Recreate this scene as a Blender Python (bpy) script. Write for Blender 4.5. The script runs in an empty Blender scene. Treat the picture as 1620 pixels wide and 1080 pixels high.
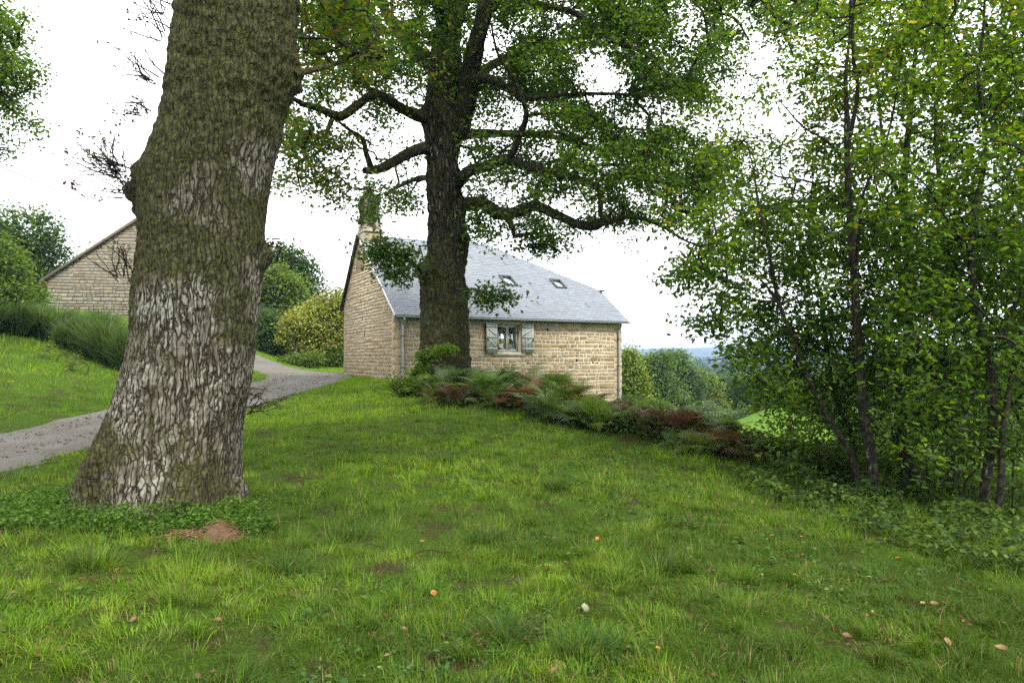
import bpy, math
import numpy as np
from mathutils import Vector, Matrix, Euler
SC = bpy.context.scene
COL = SC.collection
R_ = np.random.default_rng(7)
rad = math.radians

# ------------------------------------------------------------------ camera
EYE = np.array([0.0, 0.0, 1.6])
F = 1080.0                 # focal length in photo pixels (1620 wide)
PITCH = math.atan(25 / F)
cam_d = bpy.data.cameras.new('camera')
cam_d.lens = F / 1620 * 36; cam_d.sensor_width = 36
cam_d.clip_start = 0.05; cam_d.clip_end = 9000
cam = bpy.data.objects.new('camera', cam_d); COL.objects.link(cam)
cam.location = EYE.tolist(); cam.rotation_euler = (math.pi / 2 + PITCH, 0, 0)
SC.camera = cam

# ------------------------------------------------------------------ light
SUN_DIR = np.array([0.42, -0.62, 0.95]); SUN_DIR = SUN_DIR / np.linalg.norm(SUN_DIR)
SUN_EL = math.asin(SUN_DIR[2]); SUN_AZ = math.atan2(SUN_DIR[0], SUN_DIR[1])
world = bpy.data.worlds.new('World'); SC.world = world; world.use_nodes = True
nt = world.node_tree; nt.nodes.clear()
wo = nt.nodes.new('ShaderNodeOutputWorld'); bg = nt.nodes.new('ShaderNodeBackground')
sky = nt.nodes.new('ShaderNodeTexSky'); sky.sky_type = 'NISHITA'; sky.sun_disc = False
sky.sun_elevation = SUN_EL; sky.sun_rotation = SUN_AZ; sky.air_density = 1.0; sky.dust_density = 2.0
tc = nt.nodes.new('ShaderNodeTexCoord'); mp = nt.nodes.new('ShaderNodeMapping')
mp.inputs['Scale'].default_value = (1.0, 1.0, 2.6)
nz = nt.nodes.new('ShaderNodeTexNoise'); nz.inputs['Scale'].default_value = 2.3; nz.inputs['Detail'].default_value = 6
nz.inputs['Roughness'].default_value = 0.55
cr = nt.nodes.new('ShaderNodeValToRGB')
cr.color_ramp.elements[0].position = 0.30; cr.color_ramp.elements[0].color = (0.62, 0.62, 0.62, 1)
cr.color_ramp.elements[1].position = 0.50; cr.color_ramp.elements[1].color = (1, 1, 1, 1)
mx = nt.nodes.new('ShaderNodeMix'); mx.data_type = 'RGBA'
CLOUD = 7.6
mx.inputs['B'].default_value = (CLOUD * 0.985, CLOUD * 0.995, CLOUD * 1.0, 1)
L = nt.links.new
L(tc.outputs['Generated'], mp.inputs['Vector']); L(mp.outputs['Vector'], nz.inputs['Vector'])
L(nz.outputs['Fac'], cr.inputs['Fac']); L(cr.outputs['Color'], mx.inputs['Factor'])
L(sky.outputs['Color'], mx.inputs['A']); L(mx.outputs['Result'], bg.inputs['Color'])
bg.inputs['Strength'].default_value = 0.12
L(bg.outputs['Background'], wo.inputs['Surface'])
sun_d = bpy.data.lights.new('sun', 'SUN'); sun_d.energy = 2.0; sun_d.angle = rad(12); sun_d.color = (1.0, 0.94, 0.82)
sun = bpy.data.objects.new('sun', sun_d); COL.objects.link(sun)
sun.rotation_euler = Vector(SUN_DIR.tolist()).to_track_quat('Z', 'Y').to_euler()
SC.view_settings.view_transform = 'Standard'; SC.view_settings.look = 'None'
SC.view_settings.gamma = 1; SC.view_settings.use_curve_mapping = False
SC.view_settings.exposure = 1.55
SC.render.engine = 'CYCLES'
cy = SC.cycles
cy.max_bounces = 6; cy.diffuse_bounces = 3; cy.glossy_bounces = 3; cy.transmission_bounces = 4
cy.transparent_max_bounces = 8; cy.volume_bounces = 0; cy.use_denoising = False
cy.caustics_reflective = False; cy.caustics_refractive = False; cy.sample_clamp_indirect = 4

# ------------------------------------------------------------------ geometry helpers
def ray(px, py):
    """unit-forward ray through a photo pixel: world direction with forward depth 1"""
    x = (np.asarray(px, float) - 810) / F; y = (540 - np.asarray(py, float)) / F
    c, s = math.cos(PITCH), math.sin(PITCH)
    d = np.stack([x, c - y * s, s + y * c], -1)
    return d / d[..., 1:2]

def P(px, py, Z):
    """world point at photo pixel, Z metres ahead"""
    return EYE + ray(px, py) * np.asarray(Z, float)[..., None] if np.ndim(Z) else EYE + ray(px, py) * Z

def norm(v):
    return v / np.maximum(np.linalg.norm(v, axis=-1, keepdims=True), 1e-9)

_perm = np.random.default_rng(3).permutation(256).astype(np.int64)
_perm = np.concatenate([_perm, _perm, _perm])
_grad = norm(np.random.default_rng(4).normal(size=(256, 3)))
def perlin(p, seed=0):
    p = np.asarray(p, float) + seed * 17.31
    i = np.floor(p).astype(np.int64); f = p - i; i &= 255
    u = f * f * f * (f * (f * 6 - 15) + 10)
    r = 0
    for a in (0, 1):
        for b in (0, 1):
            for c in (0, 1):
                h = _perm[_perm[_perm[i[:, 0] + a] + i[:, 1] + b] + i[:, 2] + c]
                g = _grad[h]
                d = (g * (f - np.array([a, b, c]))).sum(1)
                w = (u[:, 0] if a else 1 - u[:, 0]) * (u[:, 1] if b else 1 - u[:, 1]) * (u[:, 2] if c else 1 - u[:, 2])
                r = r + w * d
    return r * 1.6
def fbm(p, o=4, seed=0):
    r = 0; a = 1; s = 0; p = np.asarray(p, float)
    for k in range(o):
        r = r + a * perlin(p * 2 ** k, seed + k); s += a; a *= 0.5
    return r / s
def n2(x, y, sc=1.0, seed=0, o=3):
    x = np.asarray(x, float).ravel()
    return fbm(np.stack([x * sc, np.asarray(y, float).ravel() * sc, np.zeros_like(x) + seed * 3.7], 1), o, seed)
def worley(p, seed=0):
    """F1, F2 and a cell id in [0,1)"""
    p = np.asarray(p, float); i0 = np.floor(p).astype(np.int64)
    f1 = np.full(len(p), 9.0); f2 = f1.copy(); cid = np.zeros(len(p))
    for a in (-1, 0, 1):
        for b in (-1, 0, 1):
            for c in (-1, 0, 1):
                q = i0 + np.array([a, b, c]); k = q & 255
                h = _perm[_perm[_perm[(k[:, 0] + seed) & 255] + k[:, 1]] + k[:, 2]]
                o = np.stack([_perm[h] / 256, _perm[h + 57] / 256, _perm[h + 131] / 256], 1)
                d = np.linalg.norm(q + o - p, axis=1)
                n = d < f1
                f2 = np.where(n, f1, np.minimum(f2, d)); cid = np.where(n, h / 256, cid); f1 = np.where(n, d, f1)
    return f1, f2, cid

def mesh(name, V, faces, mat=None, col=None, smooth=False, attrs=None):
    """faces: list of (n,k) index arrays"""
    V = np.asarray(V, np.float32)
    if not isinstance(faces, (list, tuple)): faces = [faces]
    faces = [np.asarray(f, np.int32) for f in faces if len(f)]
    m = bpy.data.meshes.new(name)
    m.vertices.add(len(V)); m.vertices.foreach_set('co', V.ravel())
    nl = sum(f.size for f in faces); npoly = sum(len(f) for f in faces)
    m.loops.add(nl); m.polygons.add(npoly)
    m.loops.foreach_set('vertex_index', np.concatenate([f.ravel() for f in faces]))
    tot = np.concatenate([np.full(len(f), f.shape[1], np.int32) for f in faces])
    m.polygons.foreach_set('loop_start', np.concatenate([[0], np.cumsum(tot)[:-1]]).astype(np.int32))
    if smooth: m.polygons.foreach_set('use_smooth', np.ones(npoly, bool))
    m.update(calc_edges=True)
    if col is not None:
        c = np.ones((len(V), 4), np.float32); c[:, :3] = col
        a = m.attributes.new('col', 'FLOAT_COLOR', 'POINT'); a.data.foreach_set('color', c.ravel())
    for k, v in (attrs or {}).items():
        a = m.attributes.new(k, 'FLOAT', 'POINT'); a.data.foreach_set('value', np.asarray(v, np.float32))
    if mat is not None: m.materials.append(mat)
    return m
def link(name, me, parent=None, loc=None, rotz=0, **props):
    o = bpy.data.objects.new(name, me); COL.objects.link(o)
    if parent is not None: o.parent = parent
    if loc is not None: o.location = [float(a) for a in loc]
    if rotz: o.rotation_euler = (0, 0, rotz)
    for k, v in props.items(): o[k] = v
    return o
def thing(name, label, category, loc=(0, 0, 0), rotz=0, group=None):
    o = link(name, None, None, loc, rotz, label=label, category=category)
    if group: o['group'] = group
    return o
class MB:
    """collects boxes, prisms and tubes into one mesh"""
    def __init__(s): s.V = []; s.F = {}; s.C = []; s.n = 0
    def add(s, v, fs, c=None):
        v = np.asarray(v, float); s.V.append(v)
        for f in fs:
            f = np.asarray(f)
            if f.ndim == 1: f = f[None]
            s.F.setdefault(f.shape[1], []).append(f + s.n)
        s.C.append(np.tile(np.asarray(c if c is not None else (1, 1, 1), float), (len(v), 1)) if np.ndim(c) < 2 else c)
        s.n += len(v); return s
    def box(s, a, b, c=None):
        x0, y0, z0 = a; x1, y1, z1 = b
        v = [(x0,y0,z0),(x1,y0,z0),(x1,y1,z0),(x0,y1,z0),(x0,y0,z1),(x1,y0,z1),(x1,y1,z1),(x0,y1,z1)]
        return s.add(v, [np.array([(0,3,2,1),(4,5,6,7),(0,1,5,4),(1,2,6,5),(2,3,7,6),(3,0,4,7)])], c)
    def obox(s, o, u, v, w, c=None):
        """box from corner o with edge vectors u v w"""
        o, u, v, w = (np.asarray(a, float) for a in (o, u, v, w))
        p = [o, o+u, o+u+v, o+v, o+w, o+u+w, o+u+v+w, o+v+w]
        return s.add(p, [np.array([(0,3,2,1),(4,5,6,7),(0,1,5,4),(1,2,6,5),(2,3,7,6),(3,0,4,7)])], c)
    def prism(s, poly, d, c=None):
        """polygon (n,3) extruded by vector d"""
        p = np.asarray(poly, float); n = len(p)
        v = np.concatenate([p, p + np.asarray(d, float)])
        i = np.arange(n); j = (i + 1) % n
        return s.add(v, [i[::-1], i + n, np.stack([i, j, j + n, i + n], 1)], c)
    def tube(s, pts, r, k=8, c=None, cap=True):
        v, f = tube(pts, r, k); s.add(v, [f], c)
        if cap:
            m = len(pts)
            s.F.setdefault(k, []).append((np.arange(k)[::-1] + s.n - len(v))[None]); s.F[k].append((np.arange(k) + (m-1)*k + s.n - len(v))[None])
        return s
    def me(s, name, mat, col=False, smooth=False):
        return mesh(name, np.concatenate(s.V), [np.concatenate(f) for f in s.F.values()], mat, np.concatenate(s.C) if col else None, smooth)
def frames(pts):
    pts = np.asarray(pts, float); t = norm(np.gradient(pts, axis=0))
    ref = np.array([0.31, 0.22, 0.92]) if abs(t[0, 2]) < 0.8 else np.array([0.9, 0.3, 0.1])
    a = []; prev = ref
    for k in range(len(pts)):
        n = prev - t[k] * prev.dot(t[k]); n = n / max(np.linalg.norm(n), 1e-6); a.append(n); prev = n
    a = np.array(a); return t, a, np.cross(t, a)
def tube(pts, r, k=8):
    pts = np.asarray(pts, float); t, a, b = frames(pts); r = np.broadcast_to(np.asarray(r, float), (len(pts),))
    th = np.linspace(0, 2 * np.pi, k, endpoint=False)
    v = pts[:, None] + r[:, None, None] * (np.cos(th)[None, :, None] * a[:, None] + np.sin(th)[None, :, None] * b[:, None])
    i = np.arange(len(pts) - 1)[:, None] * k; j = np.arange(k)[None]; j2 = (j + 1) % k
    f = np.stack([i + j, i + j2, i + k + j2, i + k + j], -1).reshape(-1, 4)
    return v.reshape(-1, 3), f
def spline(pts, n):
    """Catmull-Rom through rows of pts (any columns)"""
    p = np.asarray(pts, float); p = np.vstack([2 * p[0] - p[1], p, 2 * p[-1] - p[-2]])
    t = np.linspace(0, len(p) - 3 - 1e-6, n); i = t.astype(int); f = (t - i)[:, None]
    a, b, c, d = p[i], p[i+1], p[i+2], p[i+3]
    return 0.5 * (2*b + (c-a)*f + (2*a-5*b+4*c-d)*f**2 + (3*b-a-3*c+d)*f**3)

# ------------------------------------------------------------------ material helpers
def new_mat(name):
    m = bpy.data.materials.new(name); m.use_nodes = True
    nt = m.node_tree; nt.nodes.clear()
    out = nt.nodes.new('ShaderNodeOutputMaterial'); b = nt.nodes.new('ShaderNodeBsdfPrincipled')
    nt.links.new(b.outputs[0], out.inputs[0])
    return m, nt, b, out
def N(nt, typ, **kw):
    n = nt.nodes.new(typ)
    for k, v in kw.items():
        if k in n.inputs.keys(): n.inputs[k].default_value = v
        else: setattr(n, k, v)
    return n
def ramp(nt, src, stops):
    c = nt.nodes.new('ShaderNodeValToRGB'); e = c.color_ramp.elements
    while len(e) < len(stops): e.new(0.5)
    for k, (p, col) in enumerate(stops):
        e[k].position = p; e[k].color = (*col, 1) if len(col) == 3 else col
    if src is not None: nt.links.new(src, c.inputs[0])
    return c.outputs[0]
def mixc(nt, a, b, fac, mode='MIX'):
    m = nt.nodes.new('ShaderNodeMix'); m.data_type = 'RGBA'; m.blend_type = mode
    for s, v in (('A', a), ('B', b), ('Factor', fac)):
        if hasattr(v, 'is_output'): nt.links.new(v, m.inputs[s])
        elif s == 'Factor': m.inputs[s].default_value = v
        else: m.inputs[s].default_value = (*v, 1)
    return m.outputs['Result']
def noise(nt, scale, detail=4, rough=0.6, vec=None, stretch=None, dist=0):
    if vec is None:
        vec = nt.nodes.new('ShaderNodeTexCoord').outputs['Object']
    if stretch:
        m = N(nt, 'ShaderNodeMapping'); m.inputs['Scale'].default_value = stretch
        nt.links.new(vec, m.inputs['Vector']); vec = m.outputs['Vector']
    n = N(nt, 'ShaderNodeTexNoise', Scale=scale, Detail=detail, Roughness=rough, Distortion=dist)
    nt.links.new(vec, n.inputs['Vector']); return n.outputs['Fac']
def bump(nt, b, h, strength=0.5, dist=0.02):
    n = N(nt, 'ShaderNodeBump', Strength=strength, Distance=dist)
    nt.links.new(h, n.inputs['Height']); nt.links.new(n.outputs['Normal'], b.inputs['Normal'])
def attr(nt, name): return N(nt, 'ShaderNodeAttribute', attribute_name=name)
def plain(name, col, rough=0.6, metal=0.0, var=0.15, scale=6, bmp=0.15):
    m, nt, b, _ = new_mat(name)
    f = noise(nt, scale, 5)
    c = ramp(nt, f, [(0.3, tuple(x * (1 - var) for x in col)), (0.7, tuple(min(1, x * (1 + var)) for x in col))])
    nt.links.new(c, b.inputs['Base Color']); b.inputs['Roughness'].default_value = rough; b.inputs['Metallic'].default_value = metal
    if bmp: bump(nt, b, noise(nt, scale * 8, 4), bmp, 0.005)
    return m
def leaf_mat(name, trans=0.45, rough=0.45, tint=(1.25, 1.35, 0.5), spec=0.3):
    """leaf surface: colour from the per-leaf attribute, light passing through the blade"""
    m, nt, b, out = new_mat(name)
    a = attr(nt, 'col'); c = a.outputs['Color']
    nt.links.new(c, b.inputs['Base Color']); b.inputs['Roughness'].default_value = rough
    b.inputs['Specular IOR Level'].default_value = spec
    t = N(nt, 'ShaderNodeBsdfTranslucent')
    nt.links.new(mixc(nt, c, tint, 1.0, 'MULTIPLY'), t.inputs['Color'])
    s = N(nt, 'ShaderNodeMixShader', Fac=trans)
    nt.links.new(b.outputs[0], s.inputs[1]); nt.links.new(t.outputs[0], s.inputs[2]); nt.links.new(s.outputs[0], out.inputs[0])
    return m

# ------------------------------------------------------------------ terrain height
def G(px, py, Z): return tuple(P(px, py, Z))
_c = [(0, 0, 0), (-3, 0, .05), (3, 0, -.1), (-6, -1, .2), (6, -2, -.4), (0, -8, .1), (-9, -8, .3), (9, -8, -.7),
      (810, 0), ]
_c = _c[:-1] + [G(810, 1080, 3.36), G(1620, 1080, 3.5), G(0, 1080, 3.3),
     G(250, 800, 6.6), G(600, 800, 7.2), G(600, 700, 10.5), G(640, 650, 14), G(705, 620, 18), G(545, 592, 33), G(632, 603, 26),
     G(900, 720, 10), G(850, 668, 13), G(985, 698, 12), G(1100, 722, 10.5), G(1250, 742, 9.8), G(1200, 800, 7.6), G(1385, 792, 8.8), G(1560, 820, 8.2), G(1620, 900, 5.6),
     G(985, 668, 30.9), G(800, 620, 27.5), G(1180, 705, 32), G(1150, 690, 60), G(1100, 672, 85), G(1500, 775, 24), G(1400, 745, 26), G(1650, 790, 20),
     G(1300, 720, 45), G(1550, 710, 60),
     G(0, 765, 7.6), G(0, 695, 11.6), G(125, 708, 10.3), G(165, 655, 14.4), G(395, 642, 16.8), G(405, 612, 22), G(470, 620, 19.6), G(530, 599, 27), G(440, 589, 33),
     G(0, 655, 13.6), G(90, 620, 16.5), G(0, 530, 21), G(175, 600, 19), G(100, 545, 24), G(200, 560, 27), G(100, 490, 40), G(300, 520, 40),
     G(-300, 640, 11), G(-300, 520, 20), G(480, 583, 40), G(560, 580, 45), G(480, 575, 60),
     (-90, 60, 9), (-90, 0, 6), (-60, -60, 4), (0, -70, 1), (70, -60, -6), (110, 0, -9), (110, 60, -8), (60, 110, -7), (10, 110, -3), (-30, 100, 2), (-80, 100, 7), (30, 70, -4), (20, 50, -2.0)]
CP = np.array(_c)
def _tps(r): return np.where(r > 1e-9, r * r * np.log(np.maximum(r, 1e-9)), 0)
def _warp(x, y):
    """compress far distances so near control points stay well resolved"""
    r = np.hypot(x, y); k = np.log1p(r / 8) / np.maximum(r / 8, 1e-6)
    return x * k, y * k
_wx, _wy = _warp(CP[:, 0], CP[:, 1]); _n = len(CP)
_A = np.zeros((_n + 3, _n + 3)); _A[:_n, :_n] = _tps(np.hypot(_wx[:, None] - _wx, _wy[:, None] - _wy)) + np.eye(_n) * 0.02
_A[:_n, _n] = 1; _A[:_n, _n+1] = _wx; _A[:_n, _n+2] = _wy; _A[_n:, :_n] = _A[:_n, _n:].T
_w = np.linalg.solve(_A, np.concatenate([CP[:, 2], [0, 0, 0]]))
BANK = [(*P(832, 640, 16.2)[:2], .20, 1.5, 1.2), (*P(900, 660, 15)[:2], .22, 1.2, 1.0), (*P(735, 650, 15.6)[:2], .12, 1.0, .8), (*P(1060, 712, 12.4)[:2], .18, .9, .7)]   # earth bank under the bracken
def H(x, y, micro=True):
    x = np.asarray(x, float); sh = x.shape; x = x.ravel(); y = np.asarray(y, float).ravel(); out = np.empty(len(x))
    for s in range(0, len(x), 40000):
        a, b = x[s:s+40000], y[s:s+40000]; r = np.hypot(a, b); q = np.minimum(1, 120 / np.maximum(r, 1e-6))
        wa, wb = _warp(a * q, b * q)
        z = _tps(np.hypot(wa[:, None] - _wx, wb[:, None] - _wy)) @ _w[:_n] + _w[_n] + _w[_n+1] * wa + _w[_n+2] * wb
        far = np.clip((r - 110) / 250, 0, 1); z = z * (1 - far) + far * (-14 + 4 * n2(a, b, 0.004, 5, 2))
        if micro:
            nr = np.clip(1 - r / 60, 0, 1)
            z = z + nr * (0.05 * n2(a, b, 0.9, 1, 2) + 0.040 * n2(a, b, 2.9, 2, 2)) * np.clip(0.4 + pdist(a, b), 0.15, 1)
        for (bx_, by_, am_, sx_, sy_) in BANK: z = z + am_ * np.exp(-((a - bx_) / sx_) ** 2 - ((b - by_) / sy_) ** 2)
        out[s:s+40000] = z
    return out.reshape(sh)
PATH = spline(np.array([(-8.6, -6, 1.25), (-7.6, 1, 1.25), (-7.15, 6, 1.2), (-7.6, 10, 1.2), (-7.7, 13, 1.15), (-7.45, 17, 1.15), (-7.4, 21, 1.3), (-7.9, 26, 1.35), (-9.3, 31, 1.9), (-12.2, 35, 2.3), (-19, 40, 2.0), (-30, 46, 2)]), 160)
def pdist(x, y):
    """distance outside the path's edge (negative on it)"""
    x = np.asarray(x, float).ravel(); y = np.asarray(y, float).ravel(); d = np.full(len(x), 99.0)
    for i in range(0, len(PATH), 4):
        d = np.minimum(d, np.hypot(x - PATH[i, 0], y - PATH[i, 1]) - PATH[i, 2])
    return d

# ------------------------------------------------------------------ the ground sheet
def sheet():
    n = 250
    t = np.linspace(-1, 1, n); k = 6.0
    g = np.sinh(k * t) / math.sinh(k) * 4200
    X, Y = np.meshgrid(g, g + 9.0); Y = Y
    V = np.stack([X, Y, H(X, Y)], -1).reshape(-1, 3)
    i = np.arange(n - 1)[:, None] * n + np.arange(n - 1)[None]
    return V, np.stack([i, i + 1, i + n + 1, i + n], -1).reshape(-1, 4)
def earth_mat():
    m, nt, b, _ = new_mat('turf_soil')
    a = noise(nt, 1.9, 6, .7); d = noise(nt, 55, 6, 0.85); f = noise(nt, 0.05, 4)
    c1 = ramp(nt, d, [(0.30, (0.012, 0.018, 0.005)), (0.44, (0.040, 0.075, 0.010)), (0.56, (0.085, 0.165, 0.015)), (0.70, (0.13, 0.15, 0.04))])
    c1 = mixc(nt, c1, ramp(nt, d, [(0.35, (0.022, 0.016, 0.010)), (0.65, (0.12, 0.080, 0.045))]), ramp(nt, a, [(0.50, (0, 0, 0)), (0.62, (0.85, 0.85, 0.85))]))
    c2 = ramp(nt, f, [(0.35, (0.07, 0.14, 0.018)), (0.6, (0.10, 0.175, 0.02)), (0.8, (0.12, 0.15, 0.03))])
    geo = N(nt, 'ShaderNodeTexCoord'); vl = N(nt, 'ShaderNodeVectorMath', operation='LENGTH'); nt.links.new(geo.outputs['Object'], vl.inputs[0])
    mr = N(nt, 'ShaderNodeMapRange'); mr.inputs['From Min'].default_value = 22; mr.inputs['From Max'].default_value = 50
    nt.links.new(vl.outputs['Value'], mr.inputs['Value'])
    nt.links.new(mixc(nt, c1, c2, mr.outputs['Result']), b.inputs['Base Color']); b.inputs['Roughness'].default_value = 0.95
    b.inputs['Specular IOR Level'].default_value = 0.05; bump(nt, b, d, 1.0, 0.05); return m
V, Fq = sheet()
link('ground', mesh('ground', V, Fq, earth_mat(), smooth=True), kind='structure')

# gravel track draped over the ground
def track():
    nu = 13; m = len(PATH); t = norm(np.gradient(PATH[:, :2], axis=0)); nrm = np.stack([t[:, 1], -t[:, 0]], 1)
    u = np.linspace(-1, 1, nu); V = []
    e = 1 + 0.16 * n2(PATH[:, 0], PATH[:, 1], 1.3, 11)[:, None] * np.sign(u)[None] + 0.1 * n2(PATH[:, 0] + 40, PATH[:, 1], 3, 12)[:, None]
    p = PATH[:, None, :2] + nrm[:, None] * (u[None] * e * (PATH[:, 2:3] + 0.12))[..., None]
    z = H(p[..., 0], p[..., 1]) + 0.065 - 0.10 * (np.abs(u)[None] > 0.99) + 0.012 * np.cos(u * 2 * np.pi)[None]
    V = np.concatenate([p, z[..., None]], -1).reshape(-1, 3)
    i = np.arange(m - 1)[:, None] * nu + np.arange(nu - 1)[None]
    return V, np.stack([i, i + 1, i + nu + 1, i + nu], -1).reshape(-1, 4)
def gravel_mat():
    m, nt, b, _ = new_mat('track_gravel')
    a = noise(nt, 1.1, 5); d = noise(nt, 38, 6, 0.75); e = noise(nt, 9, 4)
    a2 = noise(nt, .8, 5, .7, None, (1, 1, 1), 1.5); c = ramp(nt, d, [(0.25, (0.050, 0.048, 0.043)), (0.5, (0.105, 0.100, 0.091)), (0.8, (0.20, 0.19, 0.175))])
    c = mixc(nt, c, (0.085, 0.070, 0.052), ramp(nt, a, [(0.42, (0, 0, 0)), (0.60, (0.8, 0.8, 0.8))]))
    nt.links.new(c, b.inputs['Base Color']); b.inputs['Roughness'].default_value = 0.95
    bump(nt, b, d, 0.7, 0.012); return m
V, Fq = track(); link('path', mesh('path', V, Fq, gravel_mat(), smooth=True), kind='structure')

# ------------------------------------------------------------------ house placement (used by grass too)
HC = P(623.5, 602, 26.0); H_ANG = math.atan2(0.46, 0.888)
HA = np.array([math.cos(H_ANG), math.sin(H_ANG)]); HB = np.array([-HA[1], HA[0]])
HL, HW = 10.63, 7.98
OAK1 = P(262, 790, 6.95); OAK2 = P(705, 615, 18.0)
def in_house(x, y, pad=0.0):
    dx, dy = x - HC[0], y - HC[1]; a = dx * HA[0] + dy * HA[1]; b = dx * HB[0] + dy * HB[1]
    return (a > -pad) & (a < HL + pad) & (b > -pad) & (b < HW + pad)
FERN_LINE = [(655, 640, 17.0), (720, 652, 15.5), (800, 662, 14.5), (880, 680, 13.6), (960, 700, 12.8), (1040, 715, 12.0), (1120, 722, 11.5), (1200, 742, 10.4), (1290, 765, 9.6)]
FERN_XY = np.array([P(*f)[:2] for f in FERN_LINE])
def fern_dist(x, y):
    d = np.full(len(x), 99.0)
    for a, b in zip(FERN_XY[:-1], FERN_XY[1:]):
        ab = b - a; t = np.clip(((x - a[0]) * ab[0] + (y - a[1]) * ab[1]) / ab.dot(ab), 0, 1)
        d = np.minimum(d, np.hypot(x - a[0] - t * ab[0], y - a[1] - t * ab[1]))
    return d

# ------------------------------------------------------------------ grass
LEAF = leaf_mat('leaf_blade', 0.42, 0.65, (1.35, 1.35, 0.4), 0.10)
def blades(x, y, z, L_, W_, az, lean, col, seg=2):
    """tapered bent blades: 2*seg+1 vertices each"""
    n = len(x); d = np.stack([np.cos(az), np.sin(az), np.zeros(n)], 1); sd = np.stack([-np.sin(az), np.cos(az), np.zeros(n)], 1)
    rot = R_.uniform(-1.3, 1.3, n)[:, None]; sd = norm(sd * np.cos(rot) + d * np.sin(rot))
    base = np.stack([x, y, z - 0.01], 1); V = []
    ts = np.linspace(0, 1, seg + 1)
    for k, t in enumerate(ts):
        c = base + np.array([0, 0, 1.0]) * (L_ * (t - lean * 0.45 * t * t))[:, None] + d * (L_ * lean * t ** 1.8)[:, None]
        if k < seg:
            w = (W_ * (1 - t * 0.45) * 0.5)[:, None]; V += [c - sd * w, c + sd * w]
        else: V.append(c)
    m = 2 * seg + 1; V = np.stack(V, 1); i = np.arange(n)[:, None] * m; Fs = []
    for k in range(seg - 1): Fs.append(i + np.array([2*k, 2*k+1, 2*k+3, 2*k+2]))
    Fs = [np.concatenate(Fs)] if Fs else []
    Fs.append(i + np.array([2*seg-2, 2*seg-1, 2*seg]))
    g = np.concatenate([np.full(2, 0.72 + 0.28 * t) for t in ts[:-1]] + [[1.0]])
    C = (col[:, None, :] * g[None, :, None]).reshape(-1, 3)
    return V.reshape(-1, 3), Fs, C
PAL = np.array([(0.080, 0.160, 0.022), (0.148, 0.290, 0.021), (0.230, 0.370, 0.030), (0.066, 0.120, 0.022), (0.24, 0.22, 0.085), (0.30, 0.22, 0.11)])
def grass_colors(x, y, n):
    big = n2(x, y, 0.35, 21, 3); sm = n2(x, y, 2.2, 22, 2)
    r = np.hypot(x, y); f = np.clip((r - 7) / 9, 0, 1)           # darker green near paints canopy shade, brighter towards the house; more straw near
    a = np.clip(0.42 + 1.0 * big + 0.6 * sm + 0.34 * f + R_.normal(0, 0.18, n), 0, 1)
    c = PAL[3] * (1 - a)[:, None] + PAL[1] * a[:, None]
    k = np.clip((a - 0.55) * 2, 0, 1)[:, None]; c = c * (1 - k) + PAL[2] * k
    st = R_.random(n) < np.clip(0.07 + 0.30 * np.clip(sm + 0.3 * big, 0, 1) - 0.07 * f, 0.012, 0.5)
    c[st] = PAL[4] + (PAL[5] - PAL[4]) * R_.random((st.sum(), 1))
    c *= R_.uniform(0.68, 1.32, (n, 1)) * (1 + .30 * n2(x, y, 4.5, 27, 2))[:, None]; return c
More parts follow.
